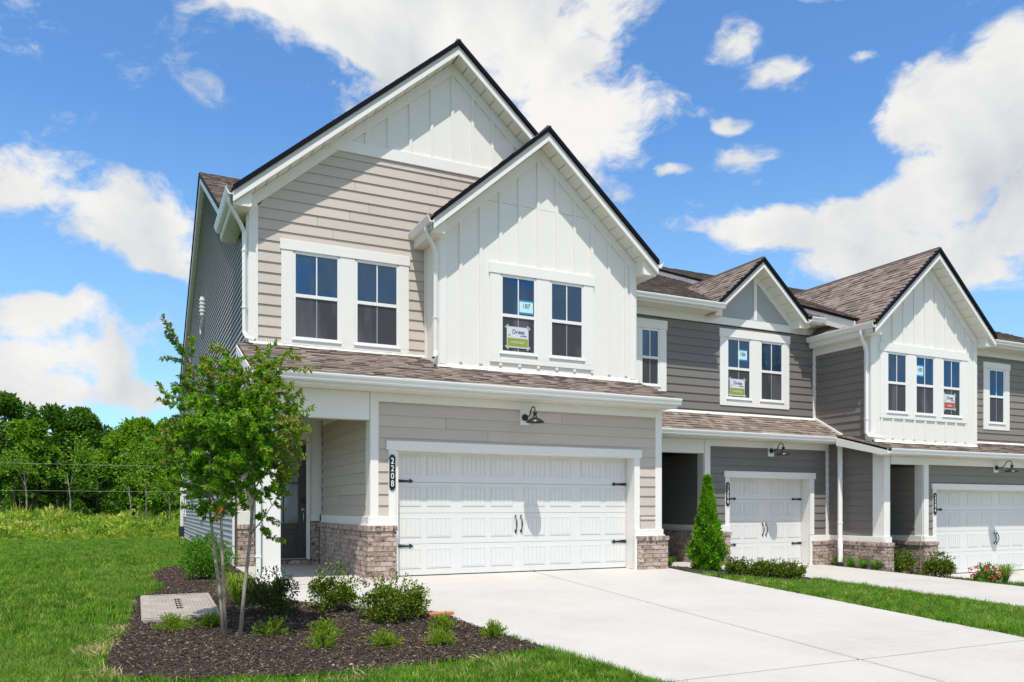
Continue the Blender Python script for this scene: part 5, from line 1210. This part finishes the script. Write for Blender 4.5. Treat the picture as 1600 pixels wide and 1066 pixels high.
shrub('boxwood_shrub', 12.62, 0.18, .40, .54, 'rounded glossy shrub in front of the farthest porch', 'holly_leaf', 2200, .05, .03, 60)
shrub('boxwood_shrub', 12.70, -0.75, .40, .52, 'rounded glossy shrub nearest the farthest garage door', 'holly_leaf', 2200, .05, .03, 61)
rs = shrub('flowering_shrub', 12.42, -2.10, .30, .34, 'low shrub with red flowers beside the farthest driveway', 'bright_leaf', 900, .05, .028, 62)
P, D = dome((12.42, -2.10, gz(12.4, -2.1)+.2), (.32, .32, .2), 130, 63, .1); P = P[P[:, 0] < 12.5]
leafobj('blossom', [leaves(P, D[:len(P)]+.5, .05, .045, .3, 64)], 'petal_red', rs)
grassplant('ornamental_grass', 12.72, -2.30, .34, .46, 170, 'spiky grass clump right behind the red flowers', 'juniper_leaf', 'grass plant', 65, .004)

# --- utility lid, paver, pipe
lx0, lx1, ly0, ly1 = -3.98, -3.11, -3.0, -1.2; lz = -0.03
lid = root('utility_lid', (-3.55, -2.1, -0.16), 'ribbed grey concrete utility lid set in the mulch by the lawn', 'lid')
lzf = lambda y: 0.045*y+0.035
def lbox(a, b_, c, d, h0, h1): return [(a, c, lzf(c)+h1), (b_, c, lzf(c)+h1), (b_, d, lzf(d)+h1), (a, d, lzf(d)+h1)], [(a, c, lzf(c)+h0), (b_, c, lzf(c)+h0), (b_, d, lzf(d)+h0), (a, d, lzf(d)+h0)]
MB().hexa(*lbox(lx0, lx1, ly0, ly1, -.2, 0)).build('lid_slab', 'old_concrete', lid, bevel=.008)
mb = MB()
for (a, b_, c, d) in ((lx0+.01, lx0+.11, ly0+.01, ly1-.01), (lx1-.05, lx1-.01, ly0+.01, ly1-.01), (lx0+.11, lx1-.05, ly0+.01, ly0+.06), (lx0+.11, lx1-.05, ly1-.06, ly1-.01)): mb.hexa(*lbox(a, b_, c, d, 0, .012))
mb.build('rim', 'old_concrete', lid)
for i in range(17):
    a = lx0+.135+i*.0405; MB().hexa(*lbox(a, a+.022, ly0+.07, ly1-.07, 0, .009)).build('rib', 'old_concrete', lid)
for i in range(5):
    c = ly0+.62+i*.17; MB().hexa(*lbox(-3.58, -3.50, c, c+.07, .001, .0105)).build('slot', 'rubber', lid)
pv = MB().hexa([(-.80, -3.80, .0), (-.44, -3.72, .0), (-.46, -3.62, .0), (-.78, -3.66, .0)], [(-.80, -3.80, .035), (-.44, -3.72, .035), (-.46, -3.62, .035), (-.78, -3.66, .035)]).build('terracotta_paver', 'terracotta', None, (-.62, -3.7, 0), bevel=.006)
pv.location = (-.62, -3.72, gz(-.6, -3.7)+.055); tag(pv, 'flat terracotta paver lying in the mulch near the driveway', 'paver')
dp = MB().tube([(-2.34, 8.3, .10), (-2.46, 8.2, .10), (-2.56, 8.1, .05), (-2.62, 8.0, -.06)], .05, 10).build('drain_pipe', 'gutter_white', None, (-2.45, 8.2, 0), smooth=True)
tag(dp, 'short white drain pipe at the foot of the grey side wall', 'pipe')

# ================================================================== wood and brush behind the lawn
pts = []; pts2 = []; pts3 = []
for _ in range(9000):
    x, y = rg.uniform(-42, -1.0), rg.uniform(21.3, 40); d, px = view(x, y)
    if not -260 < px < 420: continue
    nse = mnoise.noise(Vector((x*.3, y*.3, 5)))
    s_ = rg.uniform(.4, 1.0)*(0.35+0.70*min((y-21.3)/4, 1))*(1+.6*nse)
    q = (x, y, bank(x, y)-.03, rg.uniform(-.2, .2), rg.uniform(-.2, .2), rg.uniform(0, 6.28), s_)
    if rg.random() < .07 and y > 24: q = q[:6] + (s_*rg.uniform(1.1, 1.6),)
    k = mnoise.noise(Vector((x*.35, y*.35, 11)))
    (pts3 if k > .32 and y > 24 and rg.random() < .8 else (pts2 if rg.random() < .55 else pts)).append(q)
def leafclump(seed, n, r_, ln, wd):
    P, D = dome((0, 0, r_*.5), (r_, r_, r_*.8), n, seed, .6, 5, -.3); g_ = np.random.default_rng(seed)
    V, F_ = leaves(P, D+np.array([0, 0, .4])+.6*g_.normal(size=D.shape), ln, wd, .2, seed)
    me = bpy.data.meshes.new('clump'); me.from_pydata(V.tolist(), [], F_.tolist()); return me
scatter('brush', pts, [tuft(300+i, 34, .22, .35, .75, .010, .5) for i in range(3)], 'weed_blade', 'tall weeds on the bank behind the lawn', 'weeds')
scatter('leafy_brush', pts2, [leafclump(310+i, 60, .36, .17, .10) for i in range(4)], 'weed_blade', 'leafy green brush on the bank behind the lawn', 'brush')
scatter('dry_brush', pts3, [tuft(320+i, 40, .25, .2, .5, .009, .8) for i in range(2)], 'straw_blade', 'dry straw-coloured brush on the bank behind the lawn', 'brush')
def WP(px, py, Y):
    u = (px-800)/1235; d = (Y-CAMP.y)/(math.cos(TH)-u*math.sin(TH)); p_ = CAMP+FW*d+RT*(u*d); p_.z = CAMP.z+(793.5-py)/1235*d; return p_
def wood_tree(px, Y, pytop, rpx, m, label, seed, lobes=9, n=5200, low=.12, bare=.1, name='broadleaf_tree', leaf=.30):
    b_ = WP(px, 800, Y); b_.z = bank(b_.x, b_.y); top = WP(px, pytop, Y).z; h = top-b_.z
    d = (Y-CAMP.y); r_ = rpx/1235*(b_-CAMP).length
    t = root(name, tuple(b_), label, 'tree', 'trees of the wood behind the lawn'); g_ = np.random.default_rng(seed); rg2 = random.Random(seed)
    mb = MB(); mb.tube([b_+Vector((0, 0, -.3)), b_+Vector((rg2.uniform(-.2, .2), 0, h*.3)), b_+Vector((rg2.uniform(-.3, .3), 0, h*.6)), b_+Vector((0, 0, h*.9))], [.02*h, .016*h, .010*h, .003*h], 7)
    parts = []
    for k in range(lobes):
        f_ = low+(1-low)*(k+.5)/lobes; wdt = r_*(.55+.55*math.sin(math.pi*min(1, max(.05, (f_-low)/(1-low)*.85+.12))))
        a = rg2.uniform(0, 6.28); c = b_+Vector((math.cos(a)*wdt*.62, math.sin(a)*wdt*.62, h*f_*.93))
        lr = r_*rg2.uniform(.24, .60)*(1.0 if f_ < .85 else .8)
        mb.tube([b_+Vector((0, 0, h*max(.1, f_-.22))), c], [.006*h, .002*h], 5)
        P, D = dome(tuple(c), (lr, lr, lr*.72), n//lobes, seed*50+k, .55, 9, -.8)
        ok = P[:, 2] < top+.15
        parts.append(leaves(P[ok], D[ok]+np.array([0, 0, .25])+.9*g_.normal(size=D[ok].shape), leaf, leaf*.62, .2, seed*50+k))
    mb.build('trunk', 'bark_dark', t); leafobj('crown', parts, m, t); return t
TREES = [(-70, 46, 640, 60, 'oak_mid', 'broad green tree just beyond the left picture edge'), (8, 44, 606, 46, 'oak_dark', 'tall dark tree cut by the left picture edge'), (52, 42, 652, 36, 'oak_mid', 'green tree between the left edge tree and the tall double crown'),
    (95, 50, 634, 34, 'oak_dark', 'tall dark tree forming the left half of the double crown'), (132, 50, 631, 34, 'oak_dark', 'tall dark tree forming the right half of the double crown'), (158, 46, 668, 30, 'oak_dark', 'lower dark tree in the dip right of the double crown'),
    (208, 42, 652, 40, 'oak_lime', 'bright green round-crowned tree right of the dip'), (250, 43, 655, 40, 'oak_lime', 'bright green tree beside the slender front tree, nearest the house'), (300, 45, 668, 40, 'oak_mid', 'green tree mostly hidden behind the grey side wall'), (370, 48, 670, 50, 'oak_mid', 'green tree hidden behind the house corner')]
for i, (px, Y, pt, rp, m, lb) in enumerate(TREES): wood_tree(px, Y, pt, rp, m, lb, 400+i, n=9500 if 0 <= i <= 7 else 3500, leaf=.27, lobes=19, low=.26)
for i, (px, Y, pt, rp, m, lb) in enumerate(((28, 37, 722, 22, 'oak_dark', 'dark understorey tree at the lower left of the wood'), (100, 37, 735, 22, 'oak_dark', 'dark green understorey tree below the double crown'), (150, 38, 728, 24, 'oak_dark', 'dark understorey tree below the dip in the treeline'), (195, 36, 742, 18, 'oak_mid', 'understorey tree under the bright round crown'), (262, 35, 742, 20, 'oak_lime', 'bright sapling-like tree beside the grey side wall'), (60, 38, 742, 18, 'oak_dark', 'understorey tree left of the pale fallen branch'), (230, 38, 725, 22, 'oak_dark', 'dark understorey tree between the two bright crowns'))):
    wood_tree(px, Y, pt, rp, m, lb, 430+i, lobes=7, n=2600, low=.2, leaf=.22, name='understorey_tree')  # dark leaf colour on most of these stands in for shade under the crowns
# depth of the wood: far mass of trees, shade put in as dark leaf colour
parts = []; 
for k in range(26):
    c = WP(-200+k*26, 790, 62+6*((k*7) % 3)); c.z = 2.4
    P, D = dome(tuple(c), (3.8, 2.6, 4.6), 640, 900+k, .5, 9, -.9); parts.append(leaves(P, D+.9*np.random.default_rng(k).normal(size=D.shape), .55, .36, .2, 900+k))
bw = root('far_wood', (-20, 60, 0), 'dark mass of foliage deep behind the trees', 'wood', kind='stuff'); leafobj('foliage', parts, 'oak_dark', bw)['kind'] = 'stuff'
for i, (px, py0, py1, Y) in enumerate(((41, 800, 735, 34.5), (228, 790, 720, 34.0), (203, 808, 760, 33.0), (262, 815, 775, 31.0), (110, 802, 742, 34.0))):
    a, b_ = WP(px, py0, Y), WP(px+(-4, -4, -2, 2, -5)[i], py1, Y); a.z = bank(a.x, a.y)-.1
    t = root('sapling', tuple(a), ('bare pale trunk standing at the left of the wood edge', 'tall pale trunk in front of the bright round crown', 'short pale trunk left of the tall pale one at the wood edge', 'forked sapling at the wood edge beside the grey side wall', 'leaning pale trunk behind the fallen branch')[i], 'tree', 'pale trunks at the wood edge')
    md = a.lerp(b_, .5)+Vector((.08, 0, 0)); mb = MB().tube([a, md, b_], [.05, .038, .02], 7)
    for s_ in ((-1, .6), (.5,), (-.7,), (-1, 1), (.8,))[i]: mb.tube([md.lerp(b_, .4), md.lerp(b_, .7)+Vector((.25*s_, 0, .3)), b_+Vector((.55*s_, 0, .35))], [.014, .010, .005], 5)
    mb.build('trunk', 'bark_pale', t)
    P, D = dome(tuple(b_+Vector(((-.4, .5, .2, -.2, .6)[i], 0, .3+.3*(i % 3)))), (1.0+.3*(i % 2), 1.0, .8+.25*i), 620, 950+i, .8, 6, -.6); leafobj('crown', [leaves(P, D+.8*np.random.default_rng(i).normal(size=D.shape), .17, .10, .2, 950+i)], 'oak_mid' if i != 3 else 'oak_lime', t)
a, b_ = WP(95, 812, 33), WP(107, 802, 33.4)
fb_ = MB().tube([a, a.lerp(b_, .5)+Vector((.03, 0, .05)), b_], [.05, .09, .07], 8).build('fallen_branch', 'dead_wood', None, tuple(a), smooth=True); tag(fb_, 'bleached fallen branch lying on the brushy bank', 'branch')
for (zl, zr, lb) in ((2.04, 1.99, 'lower thin grey wire strung across in front of the wood'), (3.24, 3.32, 'upper thin grey wire strung across in front of the wood')):
    A_, B_ = Vector((-60, 30, zl+.12)), Vector((40, 30, zr-.1)); P = [A_.lerp(B_, k/12)+Vector((0, 0, -.35*math.sin(math.pi*k/12)+.30)) for k in range(13)]
    c = MB().tube(P, .006, 6).build('overhead_wire', 'cable_grey', None, (0, 30, 2)); tag(c, lb, 'wire', 'wires across the wood')
